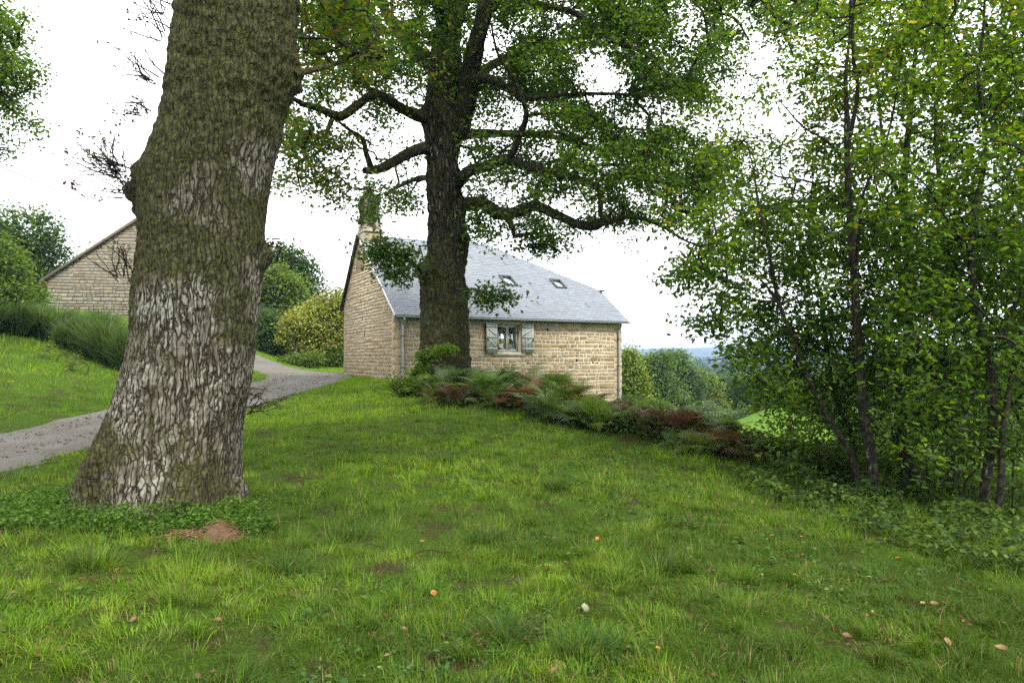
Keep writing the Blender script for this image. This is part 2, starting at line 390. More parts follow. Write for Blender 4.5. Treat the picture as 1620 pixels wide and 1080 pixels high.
def grass():
    n = 700000; half = rad(41.5)
    th = R_.uniform(-half, half, n)
    u = R_.random(n); r0, r1, rm = 2.2, 48.0, 5.5                 # constant density to rm, then falling as 1/r^2
    A = (rm**2 - r0**2) / 2; B = rm**2 * math.log(r1 / rm); q = u * (A + B)
    r = np.where(q < A, np.sqrt(2 * q + r0**2), rm * np.exp(np.clip(q - A, 0, None) / rm**2))
    x, y = r * np.sin(th), r * np.cos(th)
    pd = pdist(x, y); fd = fern_dist(x, y)
    cl = n2(x, y, 3.0, 31, 2); cl2 = n2(x, y, 0.8, 32, 2)
    keep = (pd > 0.02 + 0.18 * cl) & ~in_house(x, y, 0.02)
    keep &= np.hypot(x - OAK1[0], y - OAK1[1]) > 0.75; keep &= np.hypot(x - OAK2[0], y - OAK2[1]) > 0.55
    keep &= R_.random(n) < np.clip(1.05 + 1.0 * cl + 0.7 * cl2, 0.12, 1)
    keep &= ~((fd < 0.6) & (R_.random(n) < 0.7))
    keep &= ~((r > 26) & (x > 6))
    x, y, r, pd, cl, cl2 = (v[keep] for v in (x, y, r, pd, cl, cl2)); n = len(x)
    # blades grow in tufts: pull part of them towards cell centres
    cs = 0.23; jx = (np.floor(x / cs) + 0.5) * cs; jy = (np.floor(y / cs) + 0.5) * cs
    hh = _perm[(np.floor(x / cs).astype(int) & 255)] + (np.floor(y / cs).astype(int) & 255); hs = _perm[hh] / 256.0; hs2 = _perm[_perm[hh & 255] + 40] / 256.0; hs3 = _perm[_perm[hh & 255] + 91] / 256.0
    pull = np.where(hs < 0.22, R_.beta(2, 1.5, n), 0.0) * (r < 14)
    ox, oy = (hs3 - 0.5) * cs * 1.1, (hs2 - 0.5) * cs * 1.1
    x2 = x + (jx + ox - x) * pull; y2 = y + (jy + oy - y) * pull
    z = H(x2, y2)
    Ln = R_.gamma(6, 1 / 6, n) * (0.062 + 0.055 * np.clip(cl + 0.5 * cl2 + 0.2, 0, 1) + 0.045 * (hs < 0.12)) * (1 + 0.35 * np.clip((r - 8) / 20, 0, 1))
    Ln *= np.clip(.85 + 1.0 * n2(x2, y2, 4.2, 35, 2), .35, 1.7); Ln *= np.where((pd < 0.5), 0.6, 1); Ln = np.clip(Ln, 0.02, 0.30)
    sc = np.maximum(1, r / rm)
    W_ = R_.uniform(0.0028, 0.0055, n) * sc ** 0.92
    out = np.arctan2(y2 - (jy + oy), x2 - (jx + ox)); az = np.where(R_.random(n) < 0.6, out, R_.uniform(0, 6.283, n))
    lean = np.clip(R_.gamma(3, 0.22, n), 0.05, 1.3)
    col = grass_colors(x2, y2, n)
    near = r < 5.2
    for tag, mk, seg in (('near', near, 2), ('far', ~near, 1)):
        pass
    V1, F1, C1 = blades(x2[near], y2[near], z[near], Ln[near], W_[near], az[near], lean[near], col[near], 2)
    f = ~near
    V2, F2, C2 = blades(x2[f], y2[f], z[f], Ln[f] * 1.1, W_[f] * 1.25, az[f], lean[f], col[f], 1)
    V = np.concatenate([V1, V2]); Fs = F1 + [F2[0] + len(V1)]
    print('grass blades', n, 'tris', len(F1[0]) * 2 + len(F1[1]) + len(F2[0]))
    link('grass', mesh('grass', V, Fs, LEAF, np.concatenate([C1, C2])), kind='stuff', label='short meadow grass over the whole slope')
grass()

def path_gravel():
    """loose stones and crumbs lying on the track"""
    rg = np.random.default_rng(8); n = 3600; k = rg.integers(10, 120, n); u = rg.normal(0, .62, n).clip(-1.15, 1.15); t = norm(np.gradient(PATH[:, :2], axis=0))[k]
    x = PATH[k, 0] + t[:, 1] * u * PATH[k, 2] + rg.normal(0, .2, n); y = PATH[k, 1] - t[:, 0] * u * PATH[k, 2] + rg.normal(0, .2, n); z = H(x, y) + .07
    s = rg.gamma(3, .0045, n).clip(.005, .035); o = np.array([(1, 0, 0), (0, 1, 0), (-1, 0, 0), (0, -1, 0), (0, 0, .6), (0, 0, -.5)]); V = np.stack([x, y, z], 1)[:, None] + o[None] * s[:, None, None] * rg.uniform(.6, 1.4, (n, 6, 1))
    f = np.array([(0, 1, 4), (1, 2, 4), (2, 3, 4), (3, 0, 4), (1, 0, 5), (2, 1, 5), (3, 2, 5), (0, 3, 5)]); i = np.arange(n)[:, None, None] * 6
    c = np.array([(0.20, .19, .17), (0.14, .13, .12), (.13, .10, .07), (.30, .28, .25)])[rg.integers(0, 4, n)]
    link('gravel', mesh('gravel', V.reshape(-1, 3), (i + f[None]).reshape(-1, 3), LEAF, np.repeat(c, 6, 0)), kind='stuff', label='loose stones and crumbs on the track')
path_gravel()

# ------------------------------------------------------------------ the stone house
def stone_mat(name, stops, rough=0.9):
    m, nt, b, _ = new_mat(name)
    a = attr(nt, 'col'); d = noise(nt, 9, 6, 0.7); e = noise(nt, 45, 4, 0.7)
    c = ramp(nt, d, stops)
    c = mixc(nt, a.outputs['Color'], c, 0.9, 'MULTIPLY')
    nt.links.new(c, b.inputs['Base Color']); b.inputs['Roughness'].default_value = rough
    bump(nt, b, e, 0.6, 0.012); return m
STONE = stone_mat('granite_stone', [(0.25, (0.72, 0.70, 0.66)), (0.55, (1, 1, 1)), (0.8, (1.15, 1.05, 0.9))])
MORTAR = plain('lime_mortar', (0.41, 0.355, 0.275), 0.95, 0, 0.14, 7, 0.5)
STONE_PAL = np.array([(0.35, 0.275, 0.165), (0.32, 0.26, 0.165), (0.39, 0.315, 0.20), (0.28, 0.23, 0.155), (0.31, 0.215, 0.115), (0.41, 0.345, 0.23), (0.27, 0.245, 0.185), (0.31, 0.26, 0.165), (0.35, 0.29, 0.19)])
def stone_shape(w, h, proud, rng, c):
    """rough faced block: 12 verts (back, rim, face), x right, z up, facing -y, origin at its centre"""
    j = min(w, h) * 0.17
    q = np.array([(-w/2, -h/2), (w/2, -h/2), (w/2, h/2), (-w/2, h/2)]) + rng.uniform(-j, j, (4, 2)) * 0.7
    ch = min(w, h) * 0.16
    f = q * (1 - 2 * ch / np.array([w, h])) + rng.uniform(-j, j, (4, 2)) * 0.4
    V = [(a, 0.06, b) for a, b in q] + [(a, -proud * 0.45, b) for a, b in q] + [(a, -proud * rng.uniform(0.85, 1.25), b) for a, b in f]
    Fq = [(i, (i+1) % 4, (i+1) % 4 + 4, i + 4) for i in range(4)] + [(i+4, (i+1) % 4 + 4, (i+1) % 4 + 8, i + 8) for i in range(4)] + [(8, 9, 10, 11)]
    return np.array(V), np.array(Fq), np.tile(c, (12, 1))
def courses(z0, z1, width, holes, inside, rng, hmin=0.11, hmax=0.21, wk=(0.13, 0.44), x0=0.0, quoin=(0.45, 0.35)):
    """irregular coursed rubble -> list of (x, z, w, h)"""
    out = []; z = z0
    while z < z1:
        big = rng.random() < 0.22
        h = max(.05, min(rng.uniform(hmin, hmax) * (1.35 if big else 1), z1 - z)); j = 0.036; ph = rng.uniform(0, 6); am = rng.uniform(.005, .02)
        lo, hi = inside(z + h / 2)
        if hi - lo > 0.15:
            x = lo
            while x < hi - 0.05:
                w = rng.uniform(*wk) * (1.0 if rng.random() < 0.7 else 0.55)
                if hi - x - w < 0.18: w = hi - x
                if w > 0.75: w *= 0.5
                cx, cz = x + w / 2, z + h / 2; ok = True; ww, hh = w - j, h - j
                for (a, b, c, d) in holes:
                    if cx + w/2 > a + 0.02 and cx - w/2 < b - 0.02 and cz + h/2 > c + 0.02 and cz - h/2 < d - 0.02:
                        if cx < a: ww = a - (cx - w/2) - j; cx = a - ww / 2 - j / 2
                        elif cx > b: ww = (cx + w/2) - b - j; cx = b + ww / 2 + j / 2
                        else: ok = False
                        if ww < 0.08: ok = False
                        break
                if ok:
                    if h > 0.19 and ww < 0.3 and rng.random() < 0.35:
                        out.append((cx, cz - h / 4, ww, hh / 2 - j / 2)); out.append((cx, cz + h / 4, ww, hh / 2 - j / 2))
                    else: out.append((cx + rng.uniform(-.004, .004), cz + am * math.sin(cx * 2.1 + ph) + rng.uniform(-.009, .009), ww, hh * rng.uniform(.86, 1.0)))
                x += w
        z += h
    return out

house = thing('stone_house', 'restored tan granite house with blue grey slate roof and grey shutters behind the oak', 'house', (HC[0], HC[1], 0), H_ANG)
ZB = -3.2                                    # underside, below the lowest ground
EV_S, EV_Z = -0.27, 3.20                      # front eave edge
RS, RZ = 5.2, 7.07                            # ridge
SL = (RZ - EV_Z) / (RS - EV_S)                # front slope
RE_S = HW + 0.22; RSL = 1.02; RE_Z = RZ - RSL * (RE_S - RS)
RT = 6.5; KS = 1.9; KZ = EV_Z + SL * (KS - EV_S)   # ridge end, half-hip knuckle
def roofz(s): return np.where(s < RS, EV_Z + SL * (s - EV_S), RZ - RSL * (s - RS))
WT = roofz(0.0) - 0.10
def hlocal(p):
    p = np.asarray(p, float) - np.array([HC[0], HC[1], 0]); return np.array([p[:2] @ HA, p[:2] @ HB, p[2]])
def hit_front(px, py):
    d = ray(px, py); o = hlocal(EYE); dl = np.array([d[:2] @ HA, d[:2] @ HB, d[2]]); t = -o[1] / dl[1]; return o + dl * t
def hit_roof(px, py):
    d = ray(px, py); o = hlocal(EYE); dl = np.array([d[:2] @ HA, d[:2] @ HB, d[2]])
    t = (EV_Z + SL * (o[1] - EV_S) - o[2]) / (dl[2] - SL * dl[1]); return o + dl * t
WX0, WX1 = hit_front(787, 530)[0], hit_front(823, 530)[0]
WZ0, WZ1 = hit_front(805, 557)[2], hit_front(805, 513)[2]
TH = 0.5
# front wall core with the window opening
m = MB(); g = 0.0
m.box((0, 0, ZB), (WX0, TH, WT)).box((WX1, 0, ZB), (HL, TH, WT)).box((WX0 - 0.001, 0.002, ZB), (WX1 + 0.001, TH - .002, WZ0)).box((WX0 - 0.001, 0.002, WZ1), (WX1 + 0.001, TH - .002, WT))
front = link('front_wall', m.me('front_wall', MORTAR), house)
# gable wall: a pentagon, extruded
gp = [(0, TH + .003, ZB), (0, HW, ZB), (0, HW, roofz(HW) - .1), (0, RS, RZ - .1), (0, TH + .003, roofz(TH) - .1)]
m = MB().prism(gp, (TH, 0, 0)); gable = link('gable_wall', m.me('gable_wall', MORTAR), house)
ep = [(HL, TH + .003, ZB), (HL, HW, ZB), (HL, HW, roofz(HW) - .1), (HL, RS + (RZ - KZ) / RSL, KZ - .1), (HL, KS, KZ - .1), (HL, TH + .003, roofz(TH) - .1)]
m = MB().prism(ep, (-TH, 0, 0)); endw = link('end_wall', m.me('end_wall', MORTAR), house)
m = MB().box((TH + .003, HW - TH, ZB), (HL - TH - .003, HW, roofz(HW) - .12)); link('rear_wall', m.me('rear_wall', MORTAR), house)
m = MB().box((TH + .003, TH + .003, 1.0), (HL - TH - .003, HW - TH - .003, 1.1)); link('floor_slab', m.me('floor_slab', plain('floor_boards', (0.2, 0.14, 0.09))), house)
link('ceiling', MB().box((TH + .003, TH + .003, 3.05), (HL - TH - .003, HW - TH - .003, 3.12)).me('ceiling', plain('ceiling_plaster', (0.5, 0.48, 0.45))), house)
# stones
rng = np.random.default_rng(11); allst = []
putlogs_f = [hit_front(a, b) for a, b in ((866, 519), (933, 532), (881, 566), (938, 572), (945, 573), (780, 576), (835, 574), (912, 572))]
fh = [(WX0 - 0.02, WX1 + 0.02, WZ0 - 0.17, WZ1 + 0.20)]
def darkhole(m, x, z, w, h): pass
for (x, z, w, h) in courses(-2.0, WT - .05, HL, fh, lambda z: (0.34, HL - 0.38), rng): allst.append(('f', x, z, w, h))
z = -2.0; k = 0
while z < WT - .05:                                            # dressed corner blocks
    h = rng.uniform(0.24, 0.4); h = min(h, WT - .02 - z); w0 = 0.33; w1 = 0.37
    allst += [('f', w0 / 2, z + h / 2, w0 - .01, h - .016, 1), ('f', HL - w1 / 2, z + h / 2, w1 - .01, h - .016, 1)]; z += h
allst += [('f', (WX0 + WX1) / 2, WZ1 + 0.10, WX1 - WX0 + 0.5, 0.17, 2)]
slits = []
def gx(px, py):
    d = ray(px, py); o = hlocal(EYE); dl = np.array([d[:2] @ HA, d[:2] @ HB, d[2]]); t = -o[0] / dl[0]; return o + dl * t
for a, b, w, h in ((582.5, 460, .10, .30), (577, 527, .12, .36), (566, 456, .14, .12), (556, 534, .1, .2), (573.5, 504, .1, .12), (559, 512, .1, .12)):
    p = gx(a, b); slits.append((p[1], p[2], w, h))
def gin(z):
    hi = HW - 0.02
    if z > roofz(HW) - .12: hi = RS + (RZ - .12 - z) / RSL
    lo = 0.30
    if z > roofz(0.30) - .16: lo = (z + .16 - EV_Z) / SL + EV_S
    return lo, hi
for (x, z, w, h) in courses(0.2, RZ - .25, HW, [], gin, rng, 0.09, 0.17, (0.12, 0.38)): allst.append(('g', x, z, w, h))
z = 0.2
while z < WT - .1:
    h = rng.uniform(0.26, 0.4); h = min(h, WT - .08 - z); allst.append(('g', 0.15, z + h / 2, 0.29, h - .016, 1)); z += h
holes = []
def cut_hole(face, x, z, w, h, st):
    """clear the stones round (x, z) for a block coloured as shade"""
    box = (x - w / 2, x + w / 2, z - h / 2, z + h / 2); out = []
    for s in st:
        if s[0] != face or abs(s[1] - x) > (s[3] + w) / 2 or abs(s[2] - z) > (s[4] + h) / 2: out.append(s); continue
        a, b = s[1] - s[3] / 2, s[1] + s[3] / 2
        if box[0] - a > .07: out.append((s[0], (a + box[0]) / 2 - .008, s[2], box[0] - a - .016, s[4], *s[5:]))
        if b - box[1] > .07: out.append((s[0], (b + box[1]) / 2 + .008, s[2], b - box[1] - .016, s[4], *s[5:]))
        box = (box[0], box[1], min(box[2], s[2] - s[4] / 2), max(box[3], s[2] + s[4] / 2))
    holes.append((face, *box)); return out
for p in putlogs_f: allst = cut_hole('f', p[0], p[2], rng.uniform(.09, .13), .03, allst)
for a in slits: allst = cut_hole('g', a[0], a[1], a[2], a[3] * .7, allst)
def place_stone(s, rng):
    big = len(s) > 5
    c = STONE_PAL[rng.integers(len(STONE_PAL))] * rng.uniform(0.64, 1.0) * np.array([1.0, .95, .88])
    if big: c = (STONE_PAL[rng.integers(len(STONE_PAL))] * 0.35 + np.array([0.42, 0.34, 0.22]) * 0.65) * rng.uniform(0.9, 1.08)
    if s[0] == 'g': c = c * np.array([1.04, 0.98, 0.88])
    V, Fq, C = stone_shape(s[3], s[4], (0.013 if s[0] == 'f' else .009) if not big else 0.014, rng, c)
    if s[0] == 'g': V = np.stack([V[:, 1], -V[:, 0], V[:, 2]], 1); o = np.array([0, s[1], s[2]])
    else: o = np.array([s[1], 0, s[2]])
    return V, Fq, C, o
size = np.array([s[3] * s[4] * (1.0 if s[0] == 'f' else 0.55) * (2 if len(s) > 5 and s[5] == 2 else 1) for s in allst])
vis = []
for s in allst:                                                 # skip those behind the trunk, ferns or below ground
    q = np.array([HC[0], HC[1], 0]) + (np.array([*(HA * s[1]), s[2]]) if s[0] == 'f' else np.array([*(HB * s[1]), s[2]]))
    px = 810 + F * q[0] / q[1]; py = 565 - F * (q[2] - 1.6) / q[1]
    vis.append((not (650 < px < 748)) and py < (600 if px < 880 else 600 + (px - 880) * 0.5))
order = np.argsort(-(size * np.array(vis)))
mbs = {'f': MB(), 'g': MB()}
for rank, k in enumerate(order):
    s = allst[k]; V, Fq, C, o = place_stone(s, rng); par = front if s[0] == 'f' else gable
    if rank < 300:
        nm = 'window_lintel' if len(s) > 5 and s[5] == 2 else 'stone'
        link(nm, mesh(nm, V, Fq, STONE, C), par, o)
    else: mbs[s[0]].add(V + o, [Fq], C)
link('stonework', mbs['f'].me('stonework', STONE, True), front, kind='stuff'); link('stonework', mbs['g'].me('stonework', STONE, True), gable, kind='stuff')
DARK = plain('painted_hole_shade', (0.02, 0.016, 0.012), 1.0)  # near-black blocks flush with the wall paint the shade inside the holes
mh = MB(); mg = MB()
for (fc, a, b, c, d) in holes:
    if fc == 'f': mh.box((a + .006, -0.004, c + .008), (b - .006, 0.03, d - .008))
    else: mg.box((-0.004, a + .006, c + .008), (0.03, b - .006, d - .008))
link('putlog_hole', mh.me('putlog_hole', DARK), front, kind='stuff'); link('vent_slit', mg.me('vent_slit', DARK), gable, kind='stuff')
link('plinth', MB().box((-0.10, -0.30, -0.2), (1.2, -0.035, 0.72)).box((-0.12, -.03, -.2), (-0.035, HW, 0.73)).me('plinth', plain('plinth_concrete', (0.5, 0.46, 0.38), 0.9)), house)

# window
FRAME = plain('window_paint', (0.42, 0.43, 0.41), 0.5, 0, 0.03, 4, 0)
SHUT = plain('shutter_paint', (0.33, 0.345, 0.33), 0.6, 0, 0.06, 3, 0.1)
IRON = plain('black_iron', (0.02, 0.02, 0.02), 0.5, 0.4)
def glass_mat(lo=0.45, nm='window_glass'):
    m, nt, b, out = new_mat(nm)
    b.inputs['Base Color'].default_value = (0.02, 0.025, 0.03, 1)
    g = N(nt, 'ShaderNodeBsdfGlossy', Roughness=0.015, Color=(0.9, 0.95, 1, 1)); t = N(nt, 'ShaderNodeBsdfTransparent', Color=(0.75, 0.8, 0.8, 1))
    fr = N(nt, 'ShaderNodeFresnel', IOR=1.9); s = N(nt, 'ShaderNodeMixShader')
    mr = N(nt, 'ShaderNodeMapRange'); mr.inputs['To Min'].default_value = lo; mr.inputs['To Max'].default_value = 1.0
    nt.links.new(fr.outputs[0], mr.inputs['Value']); nt.links.new(mr.outputs['Result'], s.inputs[0]); nt.links.new(t.outputs[0], s.inputs[1]); nt.links.new(g.outputs[0], s.inputs[2]); nt.links.new(s.outputs[0], out.inputs[0])
    return m
GLASS = glass_mat(); GLASS_SKY = glass_mat(.8, 'sky_bright_glass'); GLASS_DIM = glass_mat(.25, 'dim_glass')  # same glass, reflectance raised for a sky-bright left pane, lowered for the right
win = link('window', MB().box((WX0 + .002, .20, WZ0 + .002), (WX0 + .05, .27, WZ1 - .002)).box((WX1 - .05, .20, WZ0 + .002), (WX1 - .002, .27, WZ1 - .002)).box((WX0 + .052, .20, WZ1 - .06), (WX1 - .052, .27, WZ1 - .003)).box((WX0 + .052, .20, WZ0 + .003), (WX1 - .052, .27, WZ0 + .06)).me('window', FRAME), house)
mid = (WX0 + WX1) / 2 + 0.02
def sash(x0, x1, y):
    z0, z1 = WZ0 + .062, WZ1 - .062; f = link('sash', MB().box((x0, y, z0), (x0 + .045, y + .05, z1)).box((x1 - .045, y, z0), (x1, y + .05, z1)).box((x0 + .046, y, z1 - .045), (x1 - .046, y + .05, z1)).box((x0 + .046, y, z0), (x1 - .046, y + .05, z0 + .045)).me('sash', FRAME), win)
    return f
sash(WX0 + .053, mid - .004, .185); sash(mid + .004, WX1 - .053, .185)
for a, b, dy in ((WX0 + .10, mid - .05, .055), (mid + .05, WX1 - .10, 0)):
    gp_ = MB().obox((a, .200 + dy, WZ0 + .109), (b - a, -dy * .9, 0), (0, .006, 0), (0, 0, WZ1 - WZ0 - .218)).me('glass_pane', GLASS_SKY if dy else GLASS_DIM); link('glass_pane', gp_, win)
link('window_sill', MB().box((WX0 - .22, -.05, WZ0 - .155), (WX1 + .22, .45, WZ0 - .004)).me('window_sill', plain('sill_granite', (0.40, 0.36, 0.27), 0.9)), house)
def shutter(hx, sgn, ang):
    w = (WX1 - WX0) / 2 + 0.03; z0, z1 = WZ0 - .03, WZ1 + .05
    root = link('shutter', None, house, (hx, -0.075, 0)); root.rotation_euler = (0, 0, ang)
    n = 4; bw = w / n
    for k in range(n):
        a = k * bw + .002; b = (k + 1) * bw - .002; a, b = (a, b) if sgn > 0 else (-b, -a)
        link('board', MB().box((a, 0, z0), (b, .028, z1)).me('board', SHUT), root)
    for zz in (z0 + .14, (z0 + z1) / 2, z1 - .19):
        a, b = (0.02, w - .02) if sgn > 0 else (-w + .02, -.02)
        link('batten', MB().box((a, -.022, zz), (b, -.001, zz + .07)).me('batten', SHUT), root)
    for za, zb in ((z0 + .21, (z0 + z1) / 2), ((z0 + z1) / 2 + .07, z1 - .19)):
        xa, xb = (0.05, w - .05); 
        A = np.array([sgn * xa, -.018, za + .005]); B = np.array([sgn * xb, -.018, zb - .02]); d = B - A; n_ = norm(np.array([-d[2], 0, d[0]])) * .055
        link('brace', MB().obox(A - n_ / 2, d, (0, .016, 0), n_).me('brace', SHUT), root)
    for zz in (z0 + .3, z1 - .3):
        link('hinge', MB().box((-.03, -.03, zz), (.05, -.023, zz + .03)).me('hinge', IRON), root)
    link('latch', MB().box((sgn * w * .93 - .02, -.05, (z0 + z1) / 2 - .12), (sgn * w * .93 + .02, -.024, (z0 + z1) / 2)).me('latch', IRON), root)
shutter(WX0 - .03, -1, rad(12)); shutter(WX1 + .03, 1, rad(-4))

# roof: boarding slabs, then slates laid in courses
SLATE_B = plain('roof_underlay', (0.05, 0.05, 0.055), 0.9)
ZINC = plain('zinc', (0.30, 0.33, 0.36), 0.45, 0.6, 0.08, 3, 0.05)
T0 = -0.06; T1 = HL + 0.22
kx = HL + 0.22                                      # verge overhang at the far end
fpoly = [(T0, EV_S, EV_Z - .03), (T1, EV_S, EV_Z - .03), (T1, KS, KZ - .03), (RT, RS, RZ - .03), (T0, RS, RZ - .03)]
rk = RS + (RZ - KZ) / RSL
rpoly = [(T0, RS, RZ - .03), (RT, RS, RZ - .03), (T1, rk, KZ - .03), (T1, RE_S, RE_Z - .03), (T0, RE_S, RE_Z - .03)]
hpoly = [(T1, KS, KZ - .03), (T1, rk, KZ - .03), (RT, RS, RZ - .03)]
m = MB()
for pl in (fpoly, rpoly, hpoly): m.prism(pl, (0, 0, -.07))
roof = link('roof', m.me('roof', SLATE_B), house)
def slate_m():
    m, nt, b, _ = new_mat('slate')
    a = attr(nt, 'col'); d = noise(nt, 5, 5, 0.65)
    nt.links.new(mixc(nt, a.outputs['Color'], ramp(nt, d, [(0.3, (0.93, 0.93, 0.94)), (0.7, (1.05, 1.05, 1.04))]), 1.0, 'MULTIPLY'), b.inputs['Base Color'])
    b.inputs['Roughness'].default_value = 0.42; b.inputs['Specular IOR Level'].default_value = 0.5; bump(nt, b, noise(nt, 30, 3), 0.15, 0.004); return m
SLATE = slate_m()
def slates(o, ux, up, rows, clip, rng, ex=0.15, sw=0.25):
    """o eave corner, ux along, up upslope (unit), clip(dist upslope) -> (x0, x1)"""
    nrm = norm(np.cross(ux, up)); V = []; C = []
    for r in range(rows):
        a, b = clip(r * ex + ex * .5); x = a - (sw / 2 if r % 2 else 0)
        while x < b:
            x0, x1 = max(x + .002, a), min(x + sw - .002, b); x += sw
            if x1 - x0 < .03: continue
            y0 = r * ex - .01 + rng.uniform(-.004, .004); y1 = (r + 1.35) * ex; h0 = .018 + rng.uniform(0, .012); h1 = .001
            for (xx, yy, hh) in ((x0, y0, 0), (x1, y0, 0), (x0, y0, h0), (x1, y0, h0 + rng.uniform(-.002, .002)), (x1, y1, h1), (x0, y1, h1)):
                V.append(o + ux * xx + up * yy + nrm * hh)
            c = np.array([0.185, 0.205, 0.250]) * rng.uniform(0.88, 1.1) + rng.uniform(-.01, .01, 3); C += [c] * 6
    V = np.array(V); i = np.arange(len(V) // 6)[:, None] * 6
    return mesh('slate_covering', V, [i + np.array([0, 1, 3, 2]), i + np.array([2, 3, 4, 5])], SLATE, np.array(C))
UX = np.array([1.0, 0, 0]); fl = math.hypot(RS - EV_S, RZ - EV_Z); UP = np.array([0, RS - EV_S, RZ - EV_Z]) / fl; kl = fl * (KS - EV_S) / (RS - EV_S)
link('slate_covering', slates(np.array([0, EV_S, EV_Z + .002]), UX, UP, int(fl / .15), lambda d: (T0, T1 if d < kl else T1 - (T1 - RT) * (d - kl) / (fl - kl)), rng), roof, kind='stuff')
rl = math.hypot(RE_S - RS, RZ - RE_Z); UPR = np.array([0, RS - RE_S, RZ - RE_Z]) / rl; krl = math.hypot(RE_S - rk, KZ - RE_Z)
link('slate_covering', slates(np.array([T1, RE_S, RE_Z + .002]), -UX, UPR, int(rl / .15), lambda d: (0 if d < krl else (T1 - RT) * (d - krl) / (rl - krl), T1 - T0), rng), roof, kind='stuff')
hm = np.array([T1, (KS + rk) / 2, KZ]); top = np.array([RT, RS, RZ]); bt = np.array([T1, RS, KZ]); hl = np.linalg.norm(top - bt); UPH = (top - bt) / hl
link('slate_covering', slates(np.array([T1, KS, KZ + .002]), np.array([0, 1.0, 0]), UPH, int(hl / .15), lambda d: ((RS - KS) * d / hl, (rk - KS) - (rk - RS) * d / hl), rng), roof, kind='stuff')
m = MB().tube([(T0, RS, RZ + .0), (RT, RS, RZ + .0)], .05, 8); link('ridge_cap', m.me('ridge_cap', plain('ridge_zinc', (0.22, 0.25, 0.29), 0.5, 0.3), smooth=True), roof)
link('hip_cap', MB().tube([(T1 + .01, KS - .01, KZ), (RT, RS, RZ)], .022, 6).me('hip_cap', ZINC), roof)
WHT = plain('verge_trim', (0.62, 0.63, 0.64), 0.5, 0.2, .05)
nf = np.array([0, -UP[2], UP[1]])
link('verge_strip', MB().obox(np.array([T0 - .03, EV_S, EV_Z - .10]), (.028, 0, 0), UP * fl * .93, (0, 0, .13)).me('verge_strip', WHT), roof)
UR2 = np.array([0, RE_S - RS, RE_Z - RZ]); link('verge_strip', MB().obox(np.array([T0 - .10, RS, RZ - .14]), (.098, 0, 0), UR2, (0, 0, .15)).me('verge_strip', plain('verge_board', (0.06, 0.05, 0.04), 0.8)), roof)
link('hip_end_flashing', MB().box((T1 - .1, KS - .25, KZ + .0), (T1 + .04, KS + .15, KZ + .07)).me('hip_end_flashing', plain('lead', (0.06, 0.06, 0.07), .6)), roof)
# gutter, downpipes
gu = np.linspace(0, math.pi, 9); prof = np.stack([np.cos(gu) * .06, -np.sin(gu) * .06], 1)
V = np.array([[x, EV_S - .03 + p[0], EV_Z - .03 + p[1]] for x in (T0, T1 + .02) for p in prof]); i = np.arange(8)
gm = mesh('gutter', V, np.stack([i, i+1, i+10, i+9], 1), ZINC, smooth=True); go = link('gutter', gm, house)
sm_ = go.modifiers.new('thick', 'SOLIDIFY'); sm_.thickness = .005
zg = EV_Z - .09
for px_, zb in ((0.30, .72), (10.42, -1.6)):
    link('downpipe', MB().tube(spline([(px_, EV_S - .02, zg), (px_, EV_S - .01, zg - .08), (px_, -.13, zg - .24), (px_, -.10, zg - .36), (px_, -.10, 1.0), (px_, -.10, zb)], 40), .045, 10).me('downpipe', ZINC, smooth=True), house)
    for zz in (2.4, 1.2, 0.1):
        if zz > zb: link('pipe_clip', MB().box((px_ - .06, -.16, zz), (px_ + .06, -.034, zz + .03)).me('pipe_clip', IRON), house)
# roof windows
for q in (((789, 437), (808, 438), (818, 453), (800, 453)), ((869, 443), (886, 444), (896, 457), (880, 456.5))):
    c = np.array([hit_roof(*a) for a in q]); ctr = c.mean(0); w = abs(c[1][0] - c[0][0]) * .5 + abs(c[2][0] - c[3][0]) * .5; h_ = abs(c[3][1] - c[0][1]) / UP[1] * .5 + abs(c[2][1] - c[1][1]) / UP[1] * .5
    R3 = np.stack([UX, UP, nf], 1)
    def loc(mb): mb.V = [v @ R3.T + ctr for v in mb.V]; return mb
    b_ = .075
    fr = link('roof_window', loc(MB().box((-w/2, -h_/2, 0), (-w/2 + b_, h_/2, .09)).box((w/2 - b_, -h_/2, 0), (w/2, h_/2, .09)).box((-w/2 + b_, -h_/2, .0), (w/2 - b_, -h_/2 + b_, .088)).box((-w/2 + b_, h_/2 - b_, 0), (w/2 - b_, h_/2, .088))).me('roof_window', plain('dark_cladding', (0.06, 0.065, 0.07), .5, .3)), roof)
    link('glass_pane', loc(MB().box((-w/2 + b_ + .001, -h_/2 + b_ + .001, .03), (w/2 - b_ - .001, h_/2 - b_ - .001, .06))).me('glass_pane', GLASS), fr)
    link('sky_tone_sheet', loc(MB().box((-w/2 + b_ + .001, -h_/2 + b_ + .001, .014), (w/2 - b_ - .001, h_/2 - b_ - .001, .02))).me('sky_tone_sheet', plain('painted_sky_tone', (0.7, 0.72, 0.72), .9)), fr)  # pale sheet under the pane paints in the white of reflected sky
for px_, py_ in ((801.5, 419), (854, 482), (931, 485), (746, 408)):
    p = hit_roof(px_, py_); link('roof_vent', MB().prism([(p[0] - .10, p[1] - .06, p[2] - .04), (p[0] + .10, p[1] - .06, p[2] - .04), (p[0] + .07, p[1] - .05, p[2] + .02), (p[0] - .07, p[1] - .05, p[2] + .02)], (0, .22, .155)).me('roof_vent', plain('vent_metal', (0.12, .13, .15), .5)), roof)
